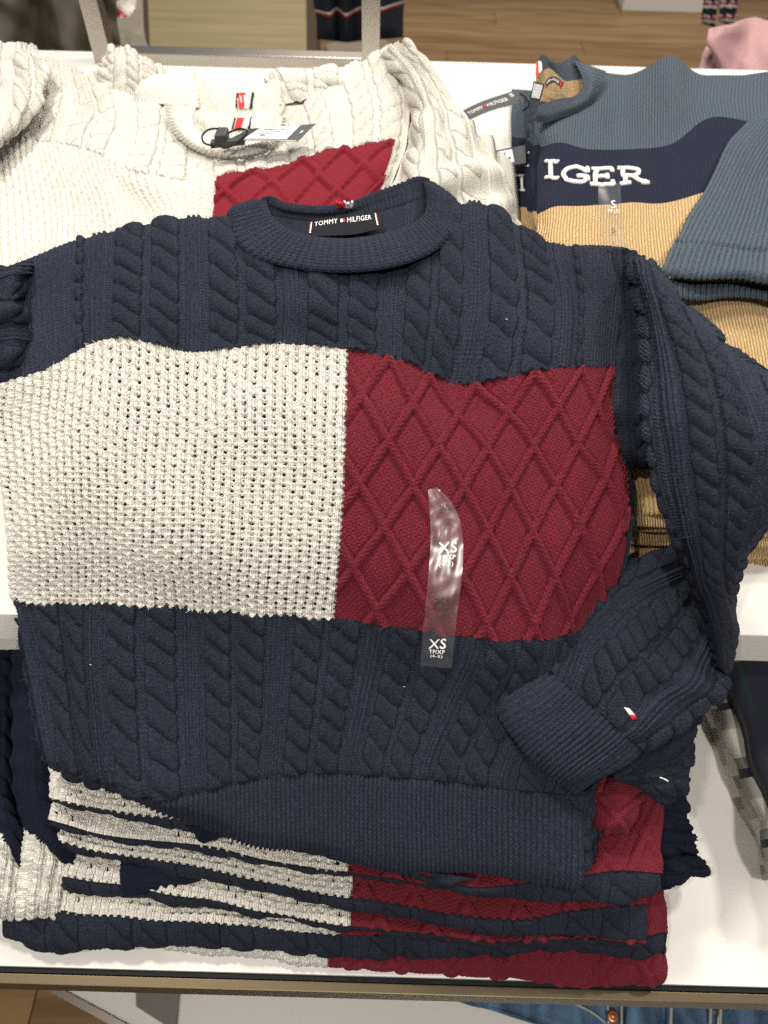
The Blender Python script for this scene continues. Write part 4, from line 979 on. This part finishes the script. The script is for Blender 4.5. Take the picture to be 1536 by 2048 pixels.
    rows = [[(1090,164,1.194,0,0),(1098,155,1.196,1,0),(1108,153,1.196,2,0),(1118,158,1.195,3,0),(1128,165,1.194,4,0)],[(1092,176,1.190,0,1),(1100,168,1.192,1,1),(1108,165,1.192,2,1),(1116,171,1.191,3,1),(1122,177,1.190,4,1)]]
    nl = Loft(rows, res=.002); no = nl.emit(T, 0, {0: ('neck_label', M_BLACK)})[0]
    text_on(nl, 'TOMMY HILFIGER', .3, .68, .08, .78, M_WPRINT, no, .0004); strip_on(nl, 'label_bar', .1, .9, .86, .93, M_RED_THREAD, no, .0005)
    cl, co = put(patch('care_label', [(1067,162),(1090,168),(1080,203),(1060,200)], 1.196, M_BLACK, T))
    for k in range(6): strip_on(cl, 'print_line', .12, .88, .12 + .13 * k, .18 + .13 * k, M_PAPER, co, .0005, 3)
    # sleeve folded over the front, with two ribbed cuffs
    Ls = [(1560,212),(1514,232),(1474,262),(1430,342),(1384,424),(1354,474),(1335,514),(1319,546)]
    Rs = [(1640,240),(1640,260),(1640,300),(1640,370),(1640,450),(1640,500),(1640,540),(1640,578)]
    rows = []
    for k in range(8):
        rows.append([(Ls[k][0]*(1-f)+Rs[k][0]*f, Ls[k][1]*(1-f)+Rs[k][1]*f + (7 * math.sin(f * 9) if k == 7 else 0), 1.2 + dz, 14 * f * (1 if k > 2 else .8), 26 - 3.4 * k) for f, dz in ((0, -.008), (.25, .004), (.5, .006), (.75, .006), (1, .006))])
    A = Loft(rows, res=.0014, roll=(0, .003, .004, 0), wob=(.0018, 7, 91))
    reg = np.where(A.v < 8.2, 1, 0); h1, A.su, A.sv = k_rib(A.u, A.v, .52, .10); A.su = A.su / 2; h2, _, _ = k_rib(A.u, A.v, .52, .22)
    A.push(np.where(reg == 1, h2, h1) * .01 - .0035 * np.exp(-((A.v - 8.2) / .3) ** 2)); A.emit(T, reg, {0: ('sleeve', M_SLATE), 1: ('cuff', M_SLATE)})
    rows = []
    for f0, (ly, dz) in enumerate(((556, 0), (572, .001), (588, -.001))):
        rows.append([(1334 + f * 300, ly + 26 * f + 8 * math.sin(f * 8 + .5) * (.4 + f0 * .3), 1.186 + dz, 14 * f, 3 - 1.4 * f0) for f in np.linspace(0, 1, 6)])
    A = Loft(rows, res=.0012, roll=(0, .003, .006, 0)); h, A.su, A.sv = k_rib(A.u, A.v, .52, .14); A.push(h * .01); A.emit(T, 0, {0: ('cuff', M_SLATE)})
    # clear size strip on its front
    stx = thing('size_strip', 'clear size strip with small white S on the tan and navy sweater front', 'size strip', P(1220, 440, z=1.18))
    q = [[(1194,372),(1238,370)],[(1196,405),(1242,402)],[(1198,440),(1246,438)],[(1200,505),(1250,500)]]
    rows = []
    for k, r in enumerate(q):
        rr = []
        for f, (x, y) in zip((0, .5, 1), (r[0], ((r[0][0]+r[1][0])/2, (r[0][1]+r[1][1])/2), r[1])):
            p, n = S.find(x, y); rr.append(list(p + n * .0022) + [f, k])
        rows.append(rr)
    Lf = Loft(rows, res=.002, world=True, wob=(.0006, 1.2, 5)); fo = Lf.emit(stx, 0, {0: ('clear_film', M_FILM)})[0]
    text_on(Lf, 'S', .27, .40, .48, .70, M_WPRINT, stx, .0008); text_on(Lf, 'P/P (7)', .42, .50, .35, .80, M_WPRINT, stx, .0008)
    text_on(Lf, 'S', .72, .79, .50, .64, M_PRINT, stx, .0008)
    # brand hang tag and sticker tag hanging at the left of the stack
    tg = thing('hang_tag', 'long black hang tag with small white lettering left of the slate collars', 'hang tag', P(980, 215, z=1.1))
    Lt = Loft([[(919,224,1.135,0,0),(960,204,1.14,1,0),(1032,180,1.15,2,0)], [(934,242,1.13,0,1),(975,224,1.135,1,1),(1048,203,1.145,2,1)]], res=.003); to = Lt.emit(tg, 0, {0: ('card', M_CARD)})[0]
    text_on(Lt, 'TOMMY', .35, .62, .10, .38, M_WPRINT, to, .0006); text_on(Lt, 'HILFIGER', .35, .62, .46, .80, M_WPRINT, to, .0006); strip_on(Lt, 'flag_mark', .4, .58, .40, .44, M_RED_THREAD, to, .0006, 3)
    text_on(Lt, 'S', .15, .42, .86, .92, M_WPRINT, to, .0006)
    strip_on(Lt, 'card_edge', .97, 1.02, .0, 1.0, M_PAPER, tg, -.0006, 4)
    tube('loop_cord', [P(1040, 188, z=1.152), P(1052, 196, z=1.155), P(1058, 210, z=1.15), P(1046, 222, z=1.145)], .0012, M_DARK, tg, seg=6, res=4)
    tg = thing('hang_tag', 'grey tag with white barcode sticker sticking out of the back right stack', 'hang tag', P(1000, 310, z=1.1))
    Lt = Loft([[(962,306,1.095,0,0),(1000,299,1.10,1,0),(1050,290,1.11,2,0)], [(975,336,1.09,0,1),(1010,332,1.095,1,1),(1052,326,1.105,2,1)]], res=.003); Lt.emit(tg, 0, {0: ('card', M_CARD)})
    so = strip_on(Lt, 'price_sticker', .12, .86, .05, .70, M_PAPER, tg, .0006)
    for a, b, c, d in ((.2, .78, .08, .14), (.2, .78, .17, .20), (.2, .78, .23, .28), (.2, .7, .38, .41), (.25, .4, .5, .53), (.55, .68, .58, .63)): strip_on(Lt, 'print_line', a, b, c, d, M_PRINT, so, .001, 3)
tan_stack()

# ------------------------------------------------------------------ clear size strip on the draped sweater
def size_strip():
    T = thing('size_strip', 'long clear plastic size strip reading XS on the burgundy block', 'size strip', P(885, 1150, z=1.1))
    Q = [((856,982),(876,980)),((858,1010),(902,1002)),((860,1040),(917,1034)),((860,1080),(923,1072)),((859,1130),(924,1128)),((853,1190),(917,1190)),((849,1230),(911,1232)),((845,1290),(909,1290)),((842,1322),(907,1328))]
    rows = []; keep = HS.P; HS.P = HS.base; HS._n = None
    for k, (a, b) in enumerate(Q):
        rr = []
        for f in (0, .33, .67, 1):
            p, n = HS.find(a[0]*(1-f)+b[0]*f, a[1]*(1-f)+b[1]*f); rr.append(list(p + n * (.0068 + .0008 * math.sin(k * 2.3 + f * 4))) + [f * 2.6, k * 1.8])
        rows.append(rr)
    HS.P = keep; HS._n = None
    A = np.array(rows); A[1:-1, :, :3] = (A[:-2, :, :3] + 2 * A[1:-1, :, :3] + A[2:, :, :3]) / 4
    L = Loft(A, res=.0012, world=True, wob=(.0003, 1.6, 15)); L.emit(T, 0, {0: ('clear_film', M_FILM)})
    # arc position of a picture row on the strip
    def sy(py): return float(np.interp(py, [982,1010,1040,1080,1130,1190,1230,1290,1322], L_s))
    n = L.P.shape[0]; mid = L.P[:, L.P.shape[1] // 2]; d = mid - CAM; z = d @ AX; x = d @ RT / z * FPX; y = -(d @ UP) / z * FPX
    ypx = 1024 + math.sin(ROLL) * x + math.cos(ROLL) * y
    L_s = [float(np.interp(p, ypx, np.linspace(0, 1, n))) for p in [982,1010,1040,1080,1130,1190,1230,1290,1322]]
    def wr(txt, y0, y1, t0, t1, m): text_on(L, txt, sy(y0), sy(y1), t0, t1, m, T, .0016, bold=.012)
    wr('XS', 1084, 1106, .24, .80, M_WPRINT); wr('TP/XP', 1110, 1119, .25, .76, M_WPRINT); wr('(4-5)', 1124, 1134, .28, .70, M_WPRINT)
    wr('XS', 1195, 1211, .26, .78, M_PRINT); wr('TP/XP', 1216, 1223, .27, .74, M_PRINT); wr('(4-5)', 1229, 1236, .30, .66, M_PRINT)
    wr('XS', 1276, 1296, .22, .76, M_WPRINT); wr('TP/XP', 1298, 1306, .25, .74, M_WPRINT); wr('(4-5)', 1308, 1315, .30, .68, M_WPRINT)
    wr('XS', 1010, 1022, .4, .85, M_PRINT)
size_strip()
# ------------------------------------------------------------------ floor, platform, jeans, shirts, background
def struct(o): o['kind'] = 'structure'; return o
M_FLOOR = wood('oak_floor', (.17, .095, .04), (.36, .22, .10))
M_PALE = wood('reflected_floor_tone', (.30, .235, .125), (.42, .33, .19), .7)  # wood tone painted in for the floor mirrored by a shiny panel
M_SEAM = plain('floor_joint', (.05, .03, .015), .7)
def floor():
    f = struct(mesh_obj('floor', [(-8, -3, -.006), (8, -3, -.006), (8, 12, -.006), (-8, 12, -.006)], [(0, 1, 2, 3)], M_SEAM, smooth=False))
    me = {}
    for r in range(-4, 34):
        y = r * .19
        if 1.2 < y < 3.6: continue
        off = (r * .73) % 1.9
        for k in range(-3 if r > 10 else -1, 4 if r > 10 else 1):
            x0 = -.6 + off + k * 1.9
            if not me:
                o = prism('plank', [(0, 0), (1.897, 0), (1.897, .187), (0, .187)], -.012, 0, M_FLOOR, None, .0008); me[0] = o.data
                o.parent = f
            else:
                o = bpy.data.objects.new('plank', me[0]); COL.objects.link(o); o.parent = f
            o.location = (x0, y, 0)
floor()
def wpoly(pts, z): return [tuple(P(x, y, z=z)[:2]) for x, y in pts]

def platform():
    T = thing('low_platform', 'low white platform with thin metal edge beneath the table', 'platform', P(600, 2040, z=0))
    a = P(104, 1965, z=Z_PLAT); b = P(262, 2050, z=Z_PLAT); d = b - a
    a2 = a - d * .6; b2 = a + d * 6
    prism('top', [tuple(b2[:2]), (b2[0] + 3, b2[1]), (3, .8), tuple((a - d * 4)[:2]), tuple(a2[:2])][:5], 0.002, Z_PLAT, M_SHELF, T)
    n = np.array([d[1], -d[0]]); n /= np.linalg.norm(n); n = -n if n[0] > 0 else n
    prism('metal_edge', [tuple(a2[:2] + n * .001), tuple(b2[:2] + n * .001), tuple(b2[:2] + n * .012), tuple(a2[:2] + n * .012)], .03, Z_PLAT + .006, M_METAL, T)
    G = thing('platform_shadow', 'grey patch standing for the shadow on the low platform under the table', 'shadow_patch', P(320, 2000, z=Z_PLAT))  # thin grey sheet that paints a shadow onto the platform
    prism('shadow_patch', wpoly([(270, 1900), (366, 1900), (351, 2060), (345, 2060), (272, 2013)], Z_PLAT + .012), Z_PLAT + .001, Z_PLAT + .012, plain('shadow_grey', (.16, .15, .135), .5, var=.1, bscale=20), G)
platform()

def denim():
    m, N, L, b = new_mat('washed_denim')
    tc = N.new('ShaderNodeTexCoord'); mp = N.new('ShaderNodeMapping'); mp.inputs['Scale'].default_value = (24, 6, 6); L.new(tc.outputs['Object'], mp.inputs[0])
    nz = N.new('ShaderNodeTexNoise'); nz.inputs['Scale'].default_value = 1.5; nz.inputs['Detail'].default_value = 6; L.new(mp.outputs[0], nz.inputs['Vector'])
    n2 = N.new('ShaderNodeTexNoise'); n2.inputs['Scale'].default_value = 320; L.new(tc.outputs['Object'], n2.inputs['Vector'])
    f = math_node(N, L, 'ADD', math_node(N, L, 'MULTIPLY', nz.outputs['Fac'], .8), math_node(N, L, 'MULTIPLY', n2.outputs['Fac'], .25))
    cr = N.new('ShaderNodeValToRGB'); cr.color_ramp.elements[0].color = (.014, .028, .06, 1); cr.color_ramp.elements[1].color = (.12, .23, .38, 1)
    cr.color_ramp.elements[0].position = .36; cr.color_ramp.elements[1].position = .72
    L.new(f, cr.inputs[0]); L.new(cr.outputs[0], b.inputs['Base Color']); b.inputs['Roughness'].default_value = .85
    bp = N.new('ShaderNodeBump'); bp.inputs['Strength'].default_value = .4; bp.inputs['Distance'].default_value = .002; L.new(f, bp.inputs['Height']); L.new(bp.outputs['Normal'], b.inputs['Normal'])
    return m
M_DENIM = denim(); M_SEAMT = plain('pale_stitching', (.42, .42, .38), .8); M_COPPER = plain('copper_button', (.75, .30, .14), .3, metal=1)
def jeans():
    z = .27
    T = thing('folded_jeans', 'folded blue jeans with copper fly button on the low platform', 'jeans', P(1150, 2030, z=Z_PLAT), 'folded jeans on the low platform')
    rows = []
    for k, (l, zz) in enumerate((([(800,1940),(950,1930),(1100,1925),(1215,1925),(1270,1925)], z + .01), ([(815,1980),(960,1985),(1110,1985),(1215,1985),(1268,1985)], z + .015), ([(905,2000),(1010,2018),(1120,2024),(1218,2022),(1266,2020)], z + .005), ([(1000,2024),(1070,2040),(1130,2050),(1222,2056),(1266,2056)], z), ([(1090,2046),(1120,2066),(1160,2090),(1225,2100),(1266,2100)], z - .01))):
        rows.append([(x, y, zz + .006 * math.sin(j * 2 + k), j * 8, -k * 6) for j, (x, y) in enumerate(l)])
    S = Loft(rows, res=.006, roll=(0, 0, .02, .008), wob=(.006, 9, 3)); S.emit(T, 0, {0: ('leg_panel', M_DENIM)})
    b = P(1226, 2032, z=z + .022)
    n = 20; ring = [(math.cos(2*math.pi*k/n), math.sin(2*math.pi*k/n)) for k in range(n)]
    V = [(b[0] + r * c, b[1] + r * s, b[2] + h) for r, h in ((.0085, -.004), (.0085, .001), (.0072, .0025), (.005, .0015), (.0015, .003)) for c, s in ring] + [tuple(b + np.array([0, 0, .003]))]
    F = [[i*n+j, i*n+(j+1) % n, (i+1)*n+(j+1) % n, (i+1)*n+j] for i in range(4) for j in range(n)] + [[4*n+j, 4*n+(j+1) % n, 5*n] for j in range(n)]
    mesh_obj('button', V, F, M_COPPER, T)
    for pts in ([(1213,1960),(1214,2000),(1216,2050)], [(1240,1960),(1241,2000),(1242,2050)], [(1090,1980),(1140,2004),(1190,2030),(1210,2046)]):
        tube('seam', [P(x, y, z=z + .016 - .004 * (y > 2010)) + np.array([0, 0, .004]) for x, y in pts], .0016, M_SEAMT, T, seg=5, res=6)
    T2 = thing('folded_jeans', 'folded dark jeans between the button fly pair and the right frame edge', 'jeans', P(1400, 2030, z=Z_PLAT), 'folded jeans on the low platform')
    for part, (xa, xb, dz) in enumerate(((1250, 1428, .02), (1440, 1640, .012))):
        rows = [[(xa + (xb - xa) * f, yy, z + dz + .008 * math.sin(f * 6 + k), f * 20, -k * 5) for f in np.linspace(0, 1, 5)] for k, yy in enumerate((1930, 1990, 2040, 2100))]
        S = Loft(rows, res=.006, roll=(0, 0, .012, .012), wob=(.005, 8, 6 + part)); S.emit(T2, 0, {0: ('leg_panel', M_DENIM)})
    for x in (1345, 1424, 1444): tube('seam', [P(x, 1960, z=z + .034), P(x - 2, 2000, z=z + .034), P(x - 4, 2060, z=z + .032)], .0022, M_SEAMT, T2, seg=5, res=4)
    lb = Loft([[(1428,1990,z,0,0),(1438,1990,z,1,0)],[(1422,2056,z,0,1),(1434,2056,z,1,1)]], res=.006); lo = lb.emit(T2, 0, {0: ('inner_label', M_CARD)})[0]
    for k in range(4): strip_on(lb, 'print_line', .1 + .2 * k, .2 + .2 * k, .1, .45, M_WPRINT, lo, .001, 3)
jeans()

def shirts():
    M_GREEN = plain('dark_green_flannel', (.004, .022, .018), .9, sheen=.1); M_DKN = plain('dark_navy_flannel', (.008, .009, .022), .9, sheen=.1)
    M_PW = plain('cream_flannel', (.52, .50, .44), .9, bump=.4, bscale=500); M_PG = plain('grey_flannel', (.20, .20, .18), .9, bump=.4, bscale=500); M_PG2 = plain('pale_grey_flannel', (.33, .32, .29), .9, bump=.4, bscale=500)
    G = 'plaid shirts folded on the lower shelf at right'
    edges = [(1396,1402,0), (1412,1400,1), (1432,1398,2)]
    labs = ['cream and grey plaid shirt folded lowest on the right of the lower shelf', 'cream and grey plaid shirt folded second on the right of the lower shelf', 'cream plaid shirt with dark checks just beneath the green one']
    for i in range(3):
        T = thing('plaid_shirt', labs[i], 'shirt', P(1480, 1600, z=Z_LOW), G)
        z = Z_LOW + .022 + .020 * i
        rows = []
        for k, (x, y) in enumerate(((1398 + 14*i, 1400), (1424 + 13*i, 1470), (1452 + 13*i, 1540), (1478 + 13*i, 1620), (1508 + 12*i, 1690), (1530 + 12*i, 1760))):
            x += 4 * math.sin(k * 2.1 + i)
            rows.append([(x, y, z - .012, 0, k * 3), (x + 14, y - 3, z, 1.2, k * 3), (x + 70, y - 8, z + .004, 6, k * 3), (x + 200, y - 16, z + .004, 14, k * 3)])
        S = Loft(rows, res=.0018, roll=(0, .006, .009, 0), wob=(.002, 5, 100 + i))
        ph = S.v / 5.6 + .27 * i + 3; t = fract(ph)
        reg = np.floor(ph).astype(int) * 10 + np.select([t < .42, t < .60, t < .72], [0, 1, 2], 3)
        S.emit(T, reg, {int(k): (('light_check', 'grey_check', 'dark_check', 'grey_check')[int(k) % 10], (M_PW, M_PG, M_DKN if i == 2 else M_PG2, M_PG2)[int(k) % 10]) for k in np.unique(reg)})
    T = thing('plaid_shirt', 'dark green and navy plaid shirt on top of the right hand shirt pile', 'shirt', P(1500, 1500, z=Z_LOW), G)
    rows = []
    for k, (x, y) in enumerate(((1440, 1330), (1462, 1400), (1486, 1480), (1512, 1570), (1538, 1680), (1560, 1790))):
        z = .935 - .004 * k
        rows.append([(x, y, z - .02, 0, k * 4), (x + 12, y - 4, z, 1.5, k * 4), (x + 70, y - 10, z + .008, 6, k * 4), (x + 200, y - 20, z + .01, 14, k * 4)])
    S = Loft(rows, res=.002, roll=(0, .008, .01, 0), wob=(.003, 6, 110))
    reg = np.where((fract(S.u / 4.2 + .3) < .3) & (fract(S.v / 11 + .1) < .62), 1 + (np.floor(S.u / 4.2 + .3) + 4).astype(int) * 20 + (np.floor(S.v / 11 + .1) + 4).astype(int), 0)
    S.emit(T, reg, {int(k): ('green_check', M_GREEN) if k else ('dark_check', M_DKN) for k in np.unique(reg)})
shirts()

def back_frame():
    T = thing('display_stand', 'square steel tube frame standing at the back of the upper shelf', 'stand', P(470, 125, y=Y_UPB + .03))
    y = Y_UPB - .035
    l = P(212, 118, y=y); r = P(742, 118, y=y); zr = P(470, 122, y=y)[2]
    w = .030
    box('bottom_rail', ((l[0] + r[0]) / 2, y, zr), (r[0] - l[0], w, .030), M_METAL, T, .002)
    for x in (l[0], r[0]): box('post', (x, y - .002, zr + .40), (w, w, .86), M_METAL, T, .002)
    # white bracket behind the left post
    box('bracket', (l[0] - .03, y + .01, zr - .03), (.09, .05, .012), M_SHELF, T, .003)
back_frame()

def cloth_at(rows, res=.01, **k): return Loft([[list(P(x, y, y=Y)) + [u, v] for (x, y, Y, u, v) in r] for r in rows], res=res, world=True, **k)
def background():
    M_OLIVE = plain('olive_canvas', (.25, .225, .175), .8, bump=.3, bscale=300, var=.06)
    T = thing('olive_coat', 'grey olive canvas coat hanging at the top left behind the table', 'coat', P(100, 140, y=2.0))
    rows = []
    for k, y in enumerate((-60, 10, 80, 140, 180)):
        rows.append([(x + 12 * k * (j > 0) * .6, y, 1.95 + .05 * math.sin(j * 2.3 + k * .5) + .03 * k, j * 10, -k * 12) for j, x in enumerate((-90, -30, 30, 80, 130, 180, 225))])
    S = cloth_at(rows, res=.008, wob=(.006, 14, 2)); S.emit(T, 0, {0: ('coat_body', M_OLIVE)})
    T = thing('olive_coat', 'darker olive coat corner seen through the steel frame beside its left post', 'coat', P(250, 100, y=2.6))
    rows = [[(205,-40,2.5,0,0),(225,-30,2.55,5,0),(262,-20,2.6,10,0),(285,-10,2.62,15,0)],[(205,30,2.45,0,-8),(230,30,2.5,5,-8),(268,40,2.52,10,-8),(288,60,2.5,15,-8)],[(205,112,2.3,0,-16),(240,112,2.34,5,-16),(280,112,2.36,10,-16),(305,112,2.36,15,-16)]]
    S = cloth_at(rows, res=.012); S.emit(T, 0, {0: ('coat_body', M_OLIVE)})
    # striped shirt corner
    T = thing('striped_shirt', 'white and red patterned shirt corner at the top behind the frame', 'shirt', P(240, 20, y=2.4))
    Mw = plain('white_cotton', (.72, .68, .62), .85); Mr = plain('red_cotton', (.45, .02, .03), .85)
    rows = [[(205,-20,2.4,0,0),(240,-20,2.38,4,0),(272,-20,2.4,8,0)],[(205,0,2.38,0,-3),(240,8,2.36,4,-3),(272,8,2.38,8,-3)],[(236,34,2.36,0,-6),(252,34,2.34,4,-6),(272,24,2.36,8,-6)]]
    S = cloth_at(rows, res=.008, wob=(.008, 4, 4)); S.emit(T, np.where(np.sin(S.u * 1.9 + S.v * 2.2) > .35, 1, 0), {0: ('white_stripe', Mw), 1: ('red_stripe', Mr)})
    # wood-toned sheet standing in for a shiny panel that mirrors the floor, brown edges
    T = thing('pale_reflection_sheet', 'pale wood-toned sheet standing in for a shiny panel reflecting the floor, behind the steel frame', 'reflection', P(450, 60, z=0))
    zt = .42
    prism('reflected_floor', wpoly([(292, -80), (612, -70), (614, 150), (302, 150)], zt), zt - .05, zt, M_PALE, T)
    Mb = plain('reflection_edge_brown', (.13, .085, .05), .45, metal=.6)
    prism('reflection_sheet_edge', wpoly([(266, -80), (291.5, -80), (301.5, 150), (282, 150)], zt), .0, zt + .004, Mb, T)
    prism('reflection_sheet_edge', wpoly([(612.5, -70), (634, -70), (634, 150), (614.5, 150)], zt), .0, zt + .004, Mb, T)
    # navy knit skirt with red and white stripes
    T = thing('striped_knit_skirt', 'navy knit skirt with white and red stripe hanging behind the frame', 'skirt', P(720, 90, y=2.7))
    Mn = plain('navy_jersey', (.012, .014, .028), .95, bump=.5, bscale=300); Mws = plain('white_jersey', (.7, .66, .6), .95, bump=.5, bscale=300); Mrs = plain('red_jersey', (.5, .015, .02), .95, bump=.5, bscale=300)
    xs = [628, 655, 672, 690, 712, 735, 762, 790, 812]; dY = [0, -.05, .02, -.04, .03, -.05, -.06, -.03, .03]
    st = [16, 22, 12, 24, 14, 10, 12, 4, -2]
    rows = []
    for k in range(5):
        rows.append([(x - (x - 720) * .02 * k, [-60, st[j] - 1, st[j] + 7, st[j] + 15, 85 - 2 * abs(j - 3)][k], 2.7 + dY[j], j * 4, [20, 10, 8.8, 7.6, 0][k]) for j, x in enumerate(xs)])
    S = cloth_at(rows, res=.006, roll=(0, .02, .02, .02)); S.emit(T, np.where(S.v > 10, 0, np.where(S.v > 8.8, 1, np.where(S.v > 7.6, 2, 0))), {0: ('knit_body', Mn), 1: ('white_stripe', Mws), 2: ('red_stripe', Mrs)})
    T = thing('beige_form_block', 'beige block standing in for a mannequin form under the hanging navy skirt', 'mannequin_form', P(720, 105, z=0))  # made-up block in place of the mannequin below the skirt
    Mg = plain('beige_form', (.24, .19, .14), .8, var=.1)
    prism('form_block', wpoly([(650, 86), (700, 76), (770, 76), (788, 92), (770, 128), (660, 128)], .46), .36, .46, Mg, T, .015)
    c = np.mean(np.array(wpoly([(650, 86), (770, 76), (788, 92), (660, 128)], .46)), 0)
    for a, b in ((-.12, -.1), (.12, -.1), (-.12, .1), (.12, .1)): box('leg', (c[0] + a, c[1] + b, .18), (.03, .03, .36), M_DARK, T)
    # white plinth, scarf, pink sweaters at the top right
    T = thing('white_plinth', 'low white plinth on the wood floor at the top right', 'plinth', P(1330, 0, z=0))
    prism('base', wpoly([(1244, 22), (1412, 27), (1440, -60), (1210, -60)], .0), .001, .10, M_SHELF, T, .004)
    T = thing('striped_scarf', 'pink and navy striped scarf ends hanging above the pink sweaters', 'scarf', P(1430, 50, y=2.9))
    Mp = plain('magenta_knit', (.33, .02, .09), .95, bump=.5, bscale=300)
    for i, q in enumerate(([(1412, -40), (1440, -40), (1430, 50), (1402, 46)], [(1445, -40), (1478, -40), (1468, 48), (1438, 44)])):
        rows = [[(q[0][0]*(1-f)+q[3][0]*f + (q[1][0]-q[0][0]) * g, q[0][1]*(1-f)+q[3][1]*f + 9 * g, 2.9 - .03 * i + .02 * math.sin(g * 3), g * 10, f * 30) for g in (0, .5, 1)] for f in (0, .35, .7, 1)]
        S = cloth_at(rows, res=.006, roll=(0, .012, .012, .012)); s = fract((S.v + S.u * .25) / 10)
        S.emit(T, np.where(s < .38, 0, np.where(s < .46, 1, np.where(s < .8, 2, 1))), {0: ('navy_stripe', Mn), 1: ('cream_stripe', Mws), 2: ('magenta_stripe', Mp)})
    Mk = plain('pink_fleece', (.62, .36, .37), .9, bump=.4, bscale=120, sheen=.2)
    Ys = 2.1
    T = thing('side_table', 'brown side table carrying the pink sweaters at the top right', 'table', P(1500, 130, z=0))
    prism('table_top', [(1.0, 1.85), (1.8, 1.85), (1.8, 2.6), (1.15, 2.6)], .66, .69, Mb, T)
    for x, y in ((1.1, 1.95), (1.7, 1.95), (1.22, 2.5), (1.7, 2.5)): box('leg', (x, y, .33), (.04, .04, .66), Mb, T)
    for i, (lab, rr) in enumerate((('lower pink folded sweater at the top right edge', [[(1415,90),(1450,85),(1500,90),(1570,100)],[(1404,115),(1440,112),(1500,115),(1570,120)],[(1396,150),(1440,150),(1500,150),(1570,160)]]),
                                   ('upper pink folded sweater with draped front at the top right edge', [[(1418,58),(1460,50),(1510,34),(1570,45)],[(1416,85),(1458,84),(1505,80),(1570,85)],[(1425,112),(1458,120),(1505,118),(1570,120)],[(1432,140),(1458,150),(1505,148),(1570,150)]]))):
        T = thing('pink_sweater', lab, 'sweater', P(1470, 130, z=.69), 'pink sweaters folded at the top right')
        rows = [[(x, y, .78 + .06 * i - .03 * k + .01 * math.sin(j * 2 + k), j * 8, -k * 8) for j, (x, y) in enumerate(r)] for k, r in enumerate(rr)]
        S = Loft(rows, res=.005, roll=(.02, 0, .02, 0), wob=(.006, 9, 120 + i)); S.emit(T, 0, {0: ('folded_body', Mk)})
background()
